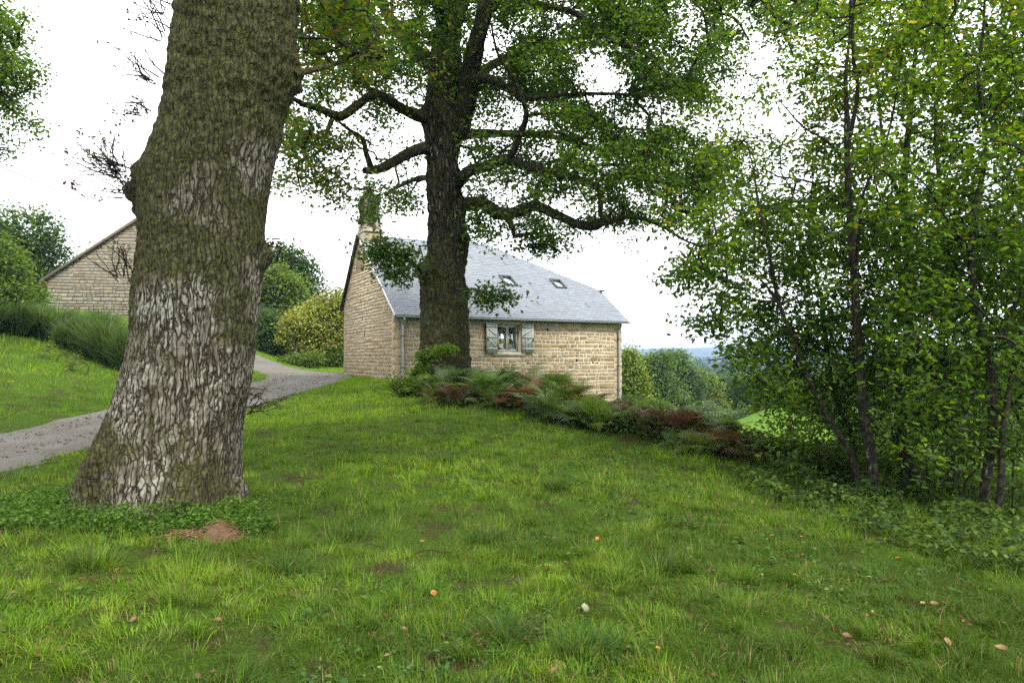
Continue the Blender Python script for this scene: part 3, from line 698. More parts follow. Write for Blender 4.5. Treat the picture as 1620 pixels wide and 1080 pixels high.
# chimney
CH = plain('chimney_stone', (0.23, 0.20, 0.145), 0.95, 0, .3, 6, .6)
ch = link('chimney', MB().box((0.0, 4.35, 5.4), (.85, 5.75, 7.12)).me('chimney', CH), roof)
link('chimney_cap', MB().box((-.03, 4.3, 7.123), (.95, 5.8, 7.2)).me('chimney_cap', plain('cap_slab', (.33, .30, .24), .9)), ch)
m = MB(); b0 = [(.0, 4.4, 7.203), (.88, 4.4, 7.203), (.88, 5.7, 7.203), (.0, 5.7, 7.203)]; b1 = [(.12, 4.6, 7.6), (.68, 4.6, 7.6), (.68, 5.5, 7.6), (.12, 5.5, 7.6)]
b2 = [(.14, 4.65, 8.75), (.66, 4.65, 8.75), (.66, 5.45, 8.75), (.14, 5.45, 8.75)]
m.add(b0 + b1 + b2, [np.array([(i, (i+1) % 4, (i+1) % 4 + 4, i+4) for i in range(4)] + [(i+4, (i+1) % 4 + 4, (i+1) % 4 + 8, i+8) for i in range(4)]), np.array([[8, 9, 10, 11]])])
link('chimney_stack', m.me('chimney_stack', CH), ch)
link('flashing', MB().box((-.01, 4.25, roofz(4.25) - .02), (.93, 4.348, roofz(4.25) + .17)).me('flashing', plain('zinc_flashing', (.45, .5, .53), .5)), ch)

# ------------------------------------------------------------------ bark
def bark_mat(name, base=((0.030, 0.022, 0.016), (0.105, 0.082, 0.062), (0.19, 0.16, 0.13)), lichen=0.5, moss=1.0, scale=1.0, crack=0):
    m, nt, b, _ = new_mat(name)
    tcn = N(nt, 'ShaderNodeTexCoord').outputs['Object']
    h = attr(nt, 'plate').outputs['Fac']; ms = attr(nt, 'moss').outputs['Fac']
    d = noise(nt, 30 * scale, 6, 0.7, tcn, (1, 1, 0.35)); e = noise(nt, 9 * scale, 5, 0.7, tcn); f = noise(nt, 90 * scale, 4, 0.7, tcn)
    hh = N(nt, 'ShaderNodeMath', operation='MULTIPLY_ADD'); nt.links.new(d, hh.inputs[0]); hh.inputs[1].default_value = 0.55; nt.links.new(h, hh.inputs[2])
    if crack:
        wv = N(nt, 'ShaderNodeTexNoise', Scale=5.0, Detail=3); nt.links.new(tcn, wv.inputs['Vector']); ad = N(nt, 'ShaderNodeVectorMath', operation='MULTIPLY_ADD'); nt.links.new(wv.outputs['Color'], ad.inputs[0]); ad.inputs[1].default_value = (.10, .10, .25); nt.links.new(tcn, ad.inputs[2])
        mp_ = N(nt, 'ShaderNodeMapping'); mp_.inputs['Scale'].default_value = (crack, crack, crack * .12); nt.links.new(ad.outputs[0], mp_.inputs['Vector'])
        vo = N(nt, 'ShaderNodeTexVoronoi', feature='DISTANCE_TO_EDGE', Scale=1.0); nt.links.new(mp_.outputs[0], vo.inputs['Vector']); ck = ramp(nt, vo.outputs['Distance'], [(0.0, (.12, .12, .12)), (0.04, (.45, .45, .45)), (0.13, (1, 1, 1))])
        vc = N(nt, 'ShaderNodeTexVoronoi', Scale=1.0); nt.links.new(mp_.outputs[0], vc.inputs['Vector'])
        h2 = N(nt, 'ShaderNodeMath', operation='MULTIPLY'); nt.links.new(ck, h2.inputs[0]); nt.links.new(hh.outputs[0], h2.inputs[1]); hh = h2
        pv = N(nt, 'ShaderNodeSeparateColor'); nt.links.new(vc.outputs['Color'], pv.inputs[0])
    c = ramp(nt, hh.outputs[0], [(0.12, base[0]), (0.65, base[1]), (1.15 if False else 1.0, base[2])])
    # pale lichen crusts on the plates
    ln = noise(nt, 34 * scale, 5, 0.62, tcn, (1, 1, 0.45)); ln2 = noise(nt, 1.6 * scale, 3, 0.5, tcn)
    q = N(nt, 'ShaderNodeMath', operation='MULTIPLY_ADD'); nt.links.new(ln2, q.inputs[0]); q.inputs[1].default_value = 0.7; nt.links.new(ln, q.inputs[2])
    q2 = N(nt, 'ShaderNodeMath', operation='MULTIPLY_ADD'); nt.links.new(h, q2.inputs[0]); q2.inputs[1].default_value = 0.35; nt.links.new(q.outputs[0], q2.inputs[2])
    q3 = N(nt, 'ShaderNodeMath', operation='MULTIPLY_ADD'); nt.links.new(ms, q3.inputs[0]); q3.inputs[1].default_value = -0.32; nt.links.new(q2.outputs[0], q3.inputs[2])
    lc = ramp(nt, f, [(0.3, (0.19, 0.205, 0.155)), (0.7, (0.36, 0.37, 0.30))])
    if crack:      # crusts sit on the plates, not in the fissures, and differ from plate to plate
        q6 = N(nt, 'ShaderNodeMath', operation='MULTIPLY_ADD'); nt.links.new(ck, q6.inputs[0]); q6.inputs[1].default_value = .30; nt.links.new(q3.outputs[0], q6.inputs[2])
        q7 = N(nt, 'ShaderNodeMath', operation='MULTIPLY_ADD'); nt.links.new(pv.outputs[0], q7.inputs[0]); q7.inputs[1].default_value = .09; nt.links.new(q6.outputs[0], q7.inputs[2])
        q8 = N(nt, 'ShaderNodeMath', operation='SUBTRACT'); nt.links.new(q7.outputs[0], q8.inputs[0]); q8.inputs[1].default_value = .32; q3 = q8
    q5 = N(nt, 'ShaderNodeMath', operation='SUBTRACT'); nt.links.new(q3.outputs[0], q5.inputs[0]); q5.inputs[1].default_value = 0.30
    lt = 0.88 - 0.12 * lichen
    c = mixc(nt, c, lc, ramp(nt, q5.outputs[0], [(lt, (0, 0, 0)), (lt + 0.035, (0.8, 0.8, 0.8))]))
    # moss
    q4 = N(nt, 'ShaderNodeMath', operation='MULTIPLY_ADD'); nt.links.new(e, q4.inputs[0]); q4.inputs[1].default_value = 0.9; nt.links.new(ms, q4.inputs[2])
    mf = noise(nt, 26 * scale, 5, 0.75, tcn); mc = ramp(nt, mf, [(0.30, (0.012, 0.012, 0.006)), (0.46, (0.036, 0.032, 0.016)), (0.56, (0.062, 0.068, 0.018)), (0.72, (0.135, 0.140, 0.036))])
    c = mixc(nt, c, mc, ramp(nt, q4.outputs[0], [(0.72, (0, 0, 0)), (0.98, (moss * 0.92,) * 3)]))
    nt.links.new(c, b.inputs['Base Color']); b.inputs['Roughness'].default_value = 0.95; b.inputs['Specular IOR Level'].default_value = 0.15
    if crack:
        hb = N(nt, 'ShaderNodeMath', operation='MULTIPLY_ADD'); nt.links.new(f, hb.inputs[0]); hb.inputs[1].default_value = .35; nt.links.new(ck, hb.inputs[2]); bump(nt, b, hb.outputs[0], .9, 0.022)
    else: bump(nt, b, f, 0.7, 0.01)
    return m
BARK1 = bark_mat('old_oak_bark', base=((0.024, 0.019, 0.013), (0.100, 0.086, 0.066), (0.165, 0.147, 0.118)), lichen=0.50, moss=1.0, crack=23)
BARK2 = bark_mat('mossy_oak_bark', base=((0.016, 0.013, 0.010), (0.050, 0.042, 0.034), (0.10, 0.085, 0.07)), lichen=0.0, moss=.75, scale=.6, crack=16)
BARK3 = bark_mat('thin_bark', base=((0.010, 0.009, 0.007), (0.026, 0.023, 0.018), (0.055, 0.050, 0.040)), lichen=-0.3, moss=0.6)

def limb(path, nk, nr, amp=0.06, freq=2.0, plate=0.0, moss=0.5, seed=0):
    """tube along path rows (x,y,z,r) with lumpy surface; returns V,F,plate,moss"""
    p = spline(path, nk); v, f = tube(p[:, :3], 1.0, nr)
    c = np.repeat(p[:, :3], nr, 0); d = v - c; r = np.repeat(p[:, 3], nr)
    s = fbm(np.stack([c[:, 0] + d[:, 0] * r, c[:, 1] + d[:, 1] * r, c[:, 2] + d[:, 2] * r], 1) * freq, 3, seed)
    rr = r * (1 + amp * 3 * s)
    pl = np.zeros(len(v)) + 0.4
    if plate:
        q = np.stack([c[:, 0] + d[:, 0] * r, c[:, 1] + d[:, 1] * r, (c[:, 2] + d[:, 2] * r) * 0.3], 1)
        f1, f2, _ = worley(q / (plate * 3.2), seed); g = np.clip((f2 - f1) * 2.2, 0, 1); rr = rr + plate * 0.5 * (g - 0.6); pl = g
    up = d[:, 2]
    ms = np.clip(moss + 0.35 * up + 0.3 * s, 0, 1)
    return c + d * rr[:, None], f, pl, ms
def segs(A, B, ra, rb, k=4):
    """independent tapered prisms for many twigs at once"""
    t = norm(B - A); ref = np.where(np.abs(t[:, 2:3]) < 0.8, [[0, 0, 1.0]], [[1.0, 0, 0]]); a = norm(np.cross(t, ref)); b = np.cross(t, a)
    th = np.linspace(0, 2 * np.pi, k, endpoint=False); o = np.cos(th)[None, :, None] * a[:, None] + np.sin(th)[None, :, None] * b[:, None]
    V = np.concatenate([A[:, None] + o * ra[:, None, None], B[:, None] + o * rb[:, None, None]], 1).reshape(-1, 3)
    i = np.arange(len(A))[:, None, None] * 2 * k; j = np.arange(k)[None, :, None]; j2 = (j + 1) % k
    return V, (i + np.concatenate([j, j2, j2 + k, j + k], 2)).reshape(-1, 4)
def grow(nodes, targets, step=0.28, rng=None, wob=0.05, tip=0.0035, maxr=0.05, bias=None):
    """join every target to the nearest branch with wandering twigs; returns segment arrays and tip directions"""
    rng = rng or R_
    M = len(nodes); cap = M + len(targets) * 40 + 100; Nn = np.zeros((cap, 3)); Nn[:M] = nodes; par = np.full(cap, -1); n = M
    d0 = np.full(len(targets), 1e9)
    for s in range(0, len(targets), 400): d0[s:s+400] = np.linalg.norm(targets[s:s+400, None] - nodes[None], axis=2).min(1)
    tips = np.zeros(len(targets), int); tdir = np.zeros((len(targets), 3))
    for k in np.argsort(d0):
        t = targets[k]; dd = Nn[:n] - t; d = np.einsum('ij,ij->i', dd, dd); j = int(d.argmin()); L_ = math.sqrt(d[j]); m = max(1, int(L_ / step))
        if n + m >= cap: break
        a = Nn[j].copy(); last = j; side = rng.normal(0, 1, 3) * L_ * 0.12; ph = 0
        for q in range(1, m + 1):
            u = q / m; p = a + (t - a) * u + side * math.sin(u * math.pi) + rng.normal(0, wob, 3) * (u < 1)
            Nn[n] = p; par[n] = last; last = n; n += 1
        tips[k] = last; tdir[k] = Nn[last] - (Nn[par[last]] if par[last] >= 0 else a)
    w = np.zeros(n); w[tips[tips > 0]] += 1
    for i in range(n - 1, M - 1, -1):
        if par[i] >= 0: w[par[i]] += w[i]
    r = np.minimum(tip * np.maximum(w, 1) ** 0.48 * 1.5, maxr); idx = np.arange(M, n); pr = par[idx]
    rp = np.where(pr < M, r[idx] * 1.25, r[pr]); rp = np.minimum(rp, r[idx] * 1.6)
    return Nn[pr], Nn[idx], rp, r[idx], norm(tdir + 1e-6)
def leaves(C_, L_, W_, col, droop=0.25, flat=0.6, kind=6, rng=None, dirs=None):
    """C_ leaf base points. kind 4: two-triangle leaf, 6: folded six-sided leaf"""
    rng = rng or R_; n = len(C_)
    d = rng.normal(size=(n, 3)) if dirs is None else dirs + rng.normal(0, 0.5, (n, 3)); d[:, 2] = d[:, 2] * (1 - flat) - droop; d = norm(d)
    up = rng.normal(0, 0.55, (n, 3)) + np.array([0, 0, 1.0]); s = norm(np.cross(d, up)); nn = np.cross(s, d)
    L_ = L_[:, None]; W_ = W_[:, None]; fo = rng.uniform(0.1, 0.35, (n, 1)) * W_; cu = rng.uniform(-0.15, 0.15, (n, 1)) * L_
    if kind == 4:
        V = np.stack([C_, C_ + d * L_ * .5 - s * W_ * .5 + nn * fo, C_ + d * L_ + nn * cu, C_ + d * L_ * .45 + s * W_ * .5 + nn * fo], 1)
        i = np.arange(n)[:, None] * 4; Fs = [np.concatenate([i + np.array([0, 1, 2]), i + np.array([0, 2, 3])])]; m = 4
    elif kind == 3:
        V = np.stack([C_ - s * W_ * .5, C_ + s * W_ * .5, C_ + d * L_ + nn * cu], 1); Fs = [np.arange(n)[:, None] * 3 + np.array([0, 1, 2])]; m = 3
    elif kind == 8:      # lobed oak leaf
        prof = [(0, 0), (.22, .28), (.36, .14), (.55, .5), (.68, .26), (.82, .40), (1, .0)]
        L1 = [C_ + d * L_ * a + s * W_ * b + nn * (fo * b * 1.5 + cu * a * a) for a, b in prof]
        R1 = [C_ + d * L_ * a - s * W_ * b + nn * (fo * b * 1.5 + cu * a * a) for a, b in prof[1:-1]]
        V = np.stack(L1 + R1, 1); m = 12; i = np.arange(n)[:, None] * m
        Fs = [np.concatenate([i + np.array([0, 1, 2, 3, 4, 5, 6]), i + np.array([0, 6, 11, 10, 9, 8, 7])])]
    else:
        V = np.stack([C_, C_ + d * L_ * .3 - s * W_ * .46 + nn * fo, C_ + d * L_ * .65 - s * W_ * .36 + nn * (fo * .8 + cu * .5), C_ + d * L_ + nn * cu,
                      C_ + d * L_ * .65 + s * W_ * .36 + nn * (fo * .8 + cu * .5), C_ + d * L_ * .3 + s * W_ * .46 + nn * fo], 1)
        i = np.arange(n)[:, None] * 6; Fs = [np.concatenate([i + np.array([0, 1, 2, 3]), i + np.array([0, 3, 4, 5])])]; m = 6
    return V.reshape(-1, 3), Fs, np.repeat(col, m, 0)
def palette(n, cols, wts, rng=None, var=0.18):
    rng = rng or R_; cols = np.array(cols); k = rng.choice(len(cols), n, p=np.array(wts) / sum(wts)); c = cols[k] * rng.uniform(1 - var, 1 + var, (n, 1))
    return np.clip(c * rng.uniform(0.94, 1.06, (n, 3)), 0, 1)
def cells(rows, xs, ys, jit, per, Zlo, Zhi, rng, above=None):
    """targets from a coarse table of how leafy each part of the crown is (photo cells), spread through a depth range"""
    out = []
    for r, y in zip(rows, ys):
        for d, x in zip(r, xs):
            k = rng.poisson(per * d ** 1.3)
            for _ in range(k):
                out.append((x + rng.uniform(-.5, .5) * jit[0], y + rng.uniform(-.5, .5) * jit[1], rng.uniform(Zlo, Zhi)))
    return np.array(out)
def around(T, per, spread, tdir, rng, back=0.25):
    """leaf base points scattered round each twig tip"""
    n = len(T) * per; C_ = np.repeat(T, per, 0); D = np.repeat(tdir, per, 0)
    off = rng.normal(0, 1, (n, 3)) * np.array([1, 1, 0.6]) * spread
    return C_ - D * rng.uniform(0, back * 2, (n, 1)) * 0.6 + off
OAKLEAF = leaf_mat('oak_leaf', 0.55, 0.5, (1.6, 1.75, 0.5), 0.2)
TREELEAF = leaf_mat('tree_leaf', 0.6, 0.5, (1.6, 1.7, 0.45), 0.2)
SHRUBLEAF = leaf_mat('shrub_leaf', 0.4, 0.65, (1.35, 1.4, 0.5), 0.12)

def silh(a, b, y, Z):
    """axis x, height and radius of a round trunk whose outline crosses row y at columns a and b"""
    al, be = math.atan((a - 810) / F), math.atan((b - 810) / F); c = (al + be) / 2; return Z * math.tan(c), P((a + b) / 2, y, Z)[2], Z / math.cos(c) * math.sin((be - al) / 2)
# ------------------------------------------------------------------ the old oak in front
rng = np.random.default_rng(21)
Z1 = 6.95
edges = [(-420, 262, 430), (-200, 262, 452), (0, 267, 470), (60, 262, 468), (100, 259, 464), (125, 254, 461), (148, 249, 457), (190, 242, 450), (230, 230, 442), (272, 216, 432), (311, 210, 426), (350, 210, 422), (390, 211, 423), (443, 203, 419),
         (485, 199, 413), (528, 199, 409), (570, 192, 404), (613, 179, 399), (655, 162, 393), (698, 140, 389), (735, 122, 391), (762, 108, 396), (790, 92, 404), (830, 70, 420)]
E = np.array(edges, float); zc = []; 
for y, a, b in E:
    zc.append(silh(a, b, y, Z1))
zc = np.array(zc)[::-1]                       # from the ground up: x centre, z, radius
BURLS = [(202, 283, 0.26, 0.30), (212, 320, .22, .12), (214, 440, 0.24, 0.13), (222, 400, .2, .06), (240, 185, 0.16, 0.10), (424, 402, 0.12, 0.10), (466, 112, 0.24, 0.12), (232, 150, 0.12, 0.08), (268, 30, .2, .06)]
def oak1_trunk():
    nr, nk = 300, 440; z0, z1 = zc[0, 1], zc[-1, 1]
    z = z0 + (z1 - z0) * np.linspace(0, 1, nk) ** 1.0
    xc = np.interp(z, zc[:, 1], zc[:, 0]); rr = np.interp(z, zc[:, 1], zc[:, 2])
    th = np.linspace(0, 2 * np.pi, nr, endpoint=False); TH, ZZ = np.meshgrid(th, z); XC = np.repeat(xc[:, None], nr, 1); RR = np.repeat(rr[:, None], nr, 1)
    cx, cyy = np.cos(TH), np.sin(TH); h = (ZZ - z0)
    # root flare: buttresses
    fl = np.exp(-np.clip(h - 0.1, 0, None) / 0.42); q = np.stack([cx.ravel() * 1.2, cyy.ravel() * 1.2, ZZ.ravel() * 0.25], 1)
    but = fbm(q * 2.5, 2, 5).reshape(RR.shape); RR = RR * (0.97 - .04 * fl + 0.34 * fl * but + 0.05 * fbm(q * 1.1 + np.array([0, 0, 1.0]) * ZZ.ravel()[:, None] * 0.5, 3, 8).reshape(RR.shape))
    # hollow between two roots, front left
    ang = -math.pi / 2 - 0.55; dth = (TH - (ang % (2 * np.pi))); RR -= 0.20 * np.exp(-(dth / 0.11) ** 2) * np.exp(-((h - 0.35) / 0.28) ** 2)
    for a0, w, hh in ((-1.2, .07, .25), (-1.75, .06, .3), (-.9, .05, .2)): RR -= 0.05 * np.exp(-((TH - a0 % (2*np.pi)) / w) ** 2) * np.exp(-((h - .15) / hh) ** 2)
    X = XC + RR * cx; Y = Z1 + RR * cyy * 0.95
    p0 = np.stack([X.ravel(), Y.ravel(), ZZ.ravel()], 1)
    for (bx, by, w, amp) in BURLS:
        b = P(bx, by, Z1); ang_b = math.pi if bx < 320 else 0.0; ang_b -= 0.25 if bx < 320 else -0.25
        i = abs(z - b[2]).argmin(); bc = np.array([xc[i] + rr[i] * math.cos(ang_b), Z1 + rr[i] * math.sin(ang_b), b[2]])
        g = np.exp(-(np.linalg.norm(p0 - bc, axis=1) / w) ** 2); p0[:, 0] += np.cos(TH.ravel()) * g * amp * (1 + .6 * perlin(p0 * 9, 3)); p0[:, 1] += np.sin(TH.ravel()) * g * amp
    # bark plates: stretched cells, spiralling slightly
    w = perlin(p0 * 1.1, 9) * 0.02; spir = 0.07
    ax = np.cos(TH.ravel() + spir * h.ravel()) * 0.64 + w; ay = np.sin(TH.ravel() + spir * h.ravel()) * 0.64 + w
    wz = perlin(p0 * np.array([9, 9, 4]), 31) * .016
    q3 = np.stack([ax + wz, ay + wz, p0[:, 2] * .22], 1); n1 = perlin(q3 * 15, 51); n1b = perlin(q3 * np.array([27, 27, 40]), 52); cut = perlin(np.stack([ax * 9, ay * 9, p0[:, 2] * 8], 1), 53)
    g1 = np.clip(np.abs(n1 + .15 * n1b) / 0.20, 0, 1); g2 = np.clip(np.abs(n1b) / 0.22, 0, 1); g3 = np.clip(np.abs(cut) / .05, 0, 1)
    bk = fbm(p0 * np.array([16, 16, 5]), 3, 55); plate = np.clip((g1 ** .8) * (.55 + .45 * g2) * (.6 + .4 * g3) * (.92 + .5 * bk), 0, 1); fine = g2
    hn = (p0[:, 2] - z0); top = np.clip((p0[:, 2] - 3.1) / 1.2, 0, 1)
    left = np.clip((-np.cos(TH.ravel()) - 0.0) * 1.0, 0, 1); mossn = fbm(p0 * 1.7, 4, 14)
    low = np.clip(1 - (hn - 0.0) / 1.1, 0, 1)
    moss = np.clip(0.30 + 0.60 * top + 0.50 * left * np.clip(1.1 - abs(p0[:, 2] - 3.4) / 2.0, 0, 1) + 0.38 * low * (0.5 + left) + 0.75 * mossn + 0.25 * np.exp(-((p0[:, 2] - 2.75) / .35) ** 2), 0, 1)
    dep = 0.022 * (1 - 0.6 * moss)
    disp = dep * (plate - 0.75) + 0.010 * (fine - .5) * (1 - .5 * moss) + 0.040 * moss ** 2 * fbm(p0 * 10, 4, 16) + 0.055 * top * fbm(p0 * 3.6, 3, 44) + 0.006 * fbm(p0 * 22, 2, 19)
    nrm = np.stack([np.cos(TH.ravel()), np.sin(TH.ravel()), np.zeros(len(p0))], 1)
    p0 = p0 + nrm * disp[:, None]
    i = np.arange(nk - 1)[:, None] * nr; j = np.arange(nr)[None]; j2 = (j + 1) % nr
    F_ = np.stack([i + j, i + j2, i + nr + j2, i + nr + j], -1).reshape(-1, 4)
    return mesh('trunk', p0, F_, BARK1, attrs={'plate': plate, 'moss': moss}, smooth=True), xc, rr, z
oak1 = thing('old_oak', 'huge old oak in front, its thick leaning trunk mossy above and flecked with pale lichen', 'tree', (OAK1[0], Z1, OAK1[2]))
tm, xc1, rr1, z1s = oak1_trunk()
def under(o, me, root, **kw):
    ob = link(o, me, root, (-root.location[0], -root.location[1], -root.location[2]), **kw); return ob
under('trunk', tm, oak1)
# limbs of the old oak above the frame
tz = z1s[-1]; tp = np.array([xc1[-1], Z1, tz])
def rl(base, dirs, r0, r1): 
    pts = [np.array([*base, r0])]; cur = np.array(base, float)
    for k, d in enumerate(dirs): cur = cur + np.array(d); pts.append(np.array([*cur, r0 + (r1 - r0) * (k + 1) / len(dirs)]))
    return np.array(pts)
limbs1 = [rl(tp - [0, 0, .6], [(.2, .1, 1.0), (.5, .4, 1.3), (.9, .8, 1.2), (1.4, .9, 1.0), (1.5, 1.0, .5)], .52, .10),
          rl(tp - [0, 0, .6], [(-.3, -.1, 1.0), (-.9, -.5, 1.2), (-1.3, -.9, .9), (-1.5, -1.0, .6)], .42, .10),
          rl(tp - [0, 0, .5], [(.0, -.3, .9), (.3, -1.2, 1.0), (.6, -1.8, .8), (.7, -1.9, .3), (.5, -1.6, .1)], .40, .08),
          rl(tp - [0, 0, .5], [(-.1, .4, 1.0), (-.2, 1.2, 1.2), (-.6, 1.8, .8), (-.8, 1.7, .3)], .36, .08),
          rl(P(466, 118, Z1), [(.2, .3, .2), (.3, .5, .35), (.3, .5, .3)], .035, .012)]
nod = []
for k, lp in enumerate(limbs1):
    v, f, pl, ms = limb(lp, 46, 40 if k < 4 else 16, 0.06, 1.6, 0.04 if k < 4 else 0, 0.6, 60 + k); under('limb', mesh('limb', v, f, BARK1, attrs={'plate': pl, 'moss': ms}, smooth=True), oak1); nod.append(spline(lp, 30)[8:, :3])
nod = np.concatenate(nod)
T = []
for _ in range(1500):
    a = rng.uniform(0, 6.283); rr_ = 6.2 * math.sqrt(rng.random()); z_ = 8.2 + rng.uniform(-1.2, 3.8) * (1 - .3 * rr_ / 6)
    T.append((tp[0] + rr_ * math.cos(a) * 1.05 + .6, Z1 + rr_ * math.sin(a) * 1.0, z_))
T = np.array(T)
fr = 1.6 + (T[:, 1]) * 565 / F                                     # keep them above the picture's top edge, as in the photo
low_ok = (T[:, 2] > fr + 0.45) | (T[:, 1] < 0.5); T = T[low_ok]
Ts = np.array([P(a, b, c) for a, b, c in zip(rng.uniform(470, 600, 85), rng.uniform(-30, 110, 85), rng.uniform(7.2, 9.2, 85))])
Ts2 = np.array([P(a, b, c) for a, b, c in zip(rng.uniform(420, 520, 16), rng.uniform(200, 320, 16), rng.uniform(7.6, 8.6, 16))])
T = np.concatenate([T, Ts])
A, B, ra, rb, td = grow(nod, T, 0.35, rng, 0.06, 0.004, 0.06)
v, f = segs(A, B, ra, rb, 5); under('twigs', mesh('twigs', v, f, BARK3, attrs={'plate': np.full(len(v), .5), 'moss': np.full(len(v), .3)}), oak1, kind='stuff')
lc = around(T, 24, 0.19, td, rng); n = len(lc)
col = palette(n, [(0.045, 0.085, 0.018), (0.065, 0.11, 0.022), (0.12, 0.13, 0.025), (0.16, 0.08, 0.02)], [5, 4, 1.6, .7], rng)
v, Fs, c = leaves(lc, rng.uniform(.06, .11, n), rng.uniform(.035, .06, n), col, kind=4, rng=rng)
under('crown', mesh('crown', v, Fs, OAKLEAF, c), oak1)
# bare and brown-leaved shoots bristling from the burls
def shoots(spec, root, name='shoot', leafy=0.5):
    for (bx, by, n_, ln, a0, a1, zoff) in spec:
        b = P(bx, by, Z1 + zoff); A_, B_, ra_, rb_ = [], [], [], []; tips = []
        for _ in range(n_):
            an = rad(rng.uniform(a0, a1)); el = rng.uniform(-.5, .5); d = np.array([math.cos(an) * math.cos(el), math.sin(el), math.sin(an) * math.cos(el)])
            L_ = ln * rng.uniform(.35, 1.1); m = 6; cur = b + rng.normal(0, .05, 3); r = .0045 + .004 * rng.random()
            for q in range(m):
                nx = cur + d * L_ / m; A_.append(cur); B_.append(nx); ra_.append(r * (1 - q / m * .7)); rb_.append(r * (1 - (q + 1) / m * .7))
                if rng.random() < .6:
                    e = norm(d + rng.normal(0, .55, 3)); sb = nx + e * L_ * rng.uniform(.15, .3); A_.append(nx); B_.append(sb); ra_.append(r * .45); rb_.append(.0012); tips.append(sb)
                cur = nx; d = norm(d + rng.normal(0, .16, 3) + np.array([0, 0, .04]))
            tips.append(cur)
        v_, f_ = segs(np.array(A_), np.array(B_), np.array(ra_), np.array(rb_), 4)
        under(name, mesh(name, v_, f_, BARK3, attrs={'plate': np.full(len(v_), .4), 'moss': np.full(len(v_), .1)}), root, kind='stuff')
        tips = np.array(tips); tips = tips[rng.random(len(tips)) < leafy]
        if len(tips):
            pts = np.repeat(tips, 2, 0) + rng.normal(0, .02, (len(tips) * 2, 3)); n__ = len(pts)
            cc = palette(n__, [(0.10, 0.035, 0.022), (0.07, 0.03, 0.02), (0.13, 0.09, 0.03), (0.06, .08, .02)], [3, 3, 1, .6], rng)
            v_, F_, c_ = leaves(pts, rng.uniform(.03, .06, n__), rng.uniform(.018, .03, n__), cc, kind=4, rng=rng); under('dry_leaves', mesh('dry_leaves', v_, F_, OAKLEAF, c_), root)
shoots([(190, 270, 34, .62, 95, 190, -.1), (205, 300, 16, .35, 100, 200, -.3), (225, 180, 14, .42, 110, 190, -.1), (240, 130, 10, .55, 100, 160, 0), (262, 60, 9, .9, 110, 170, 0), (262, 20, 8, 1.0, 110, 175, .1),
        (205, 440, 14, .36, 60, 150, -.25), (424, 402, 12, .24, -10, 60, -.1), (396, 640, 8, .28, -5, 60, -.1), (398, 655, 5, .4, 0, 30, 0.1)], oak1)
cl = P(120, 293, Z1); pts = cl + rng.normal(0, .035, (16, 3)); v_, F_, c_ = leaves(pts, rng.uniform(.05, .09, 16), rng.uniform(.03, .05, 16), palette(16, [(0.12, 0.02, 0.02), (.05, .01, .01)], [1, 1], rng), kind=8, rng=rng)
under('dry_leaves', mesh('dry_leaves', v_, F_, OAKLEAF, c_), oak1)
v_, f_ = segs(np.array([P(190, 300, 6.9), P(160, 285, 6.9)]), np.array([P(160, 285, 6.9), P(122, 290, 6.95)]), np.array([.006, .004]), np.array([.004, .002])); under('shoot', mesh('shoot', v_, f_, BARK3, attrs={'plate': np.full(len(v_), .4), 'moss': np.full(len(v_), .1)}), oak1)

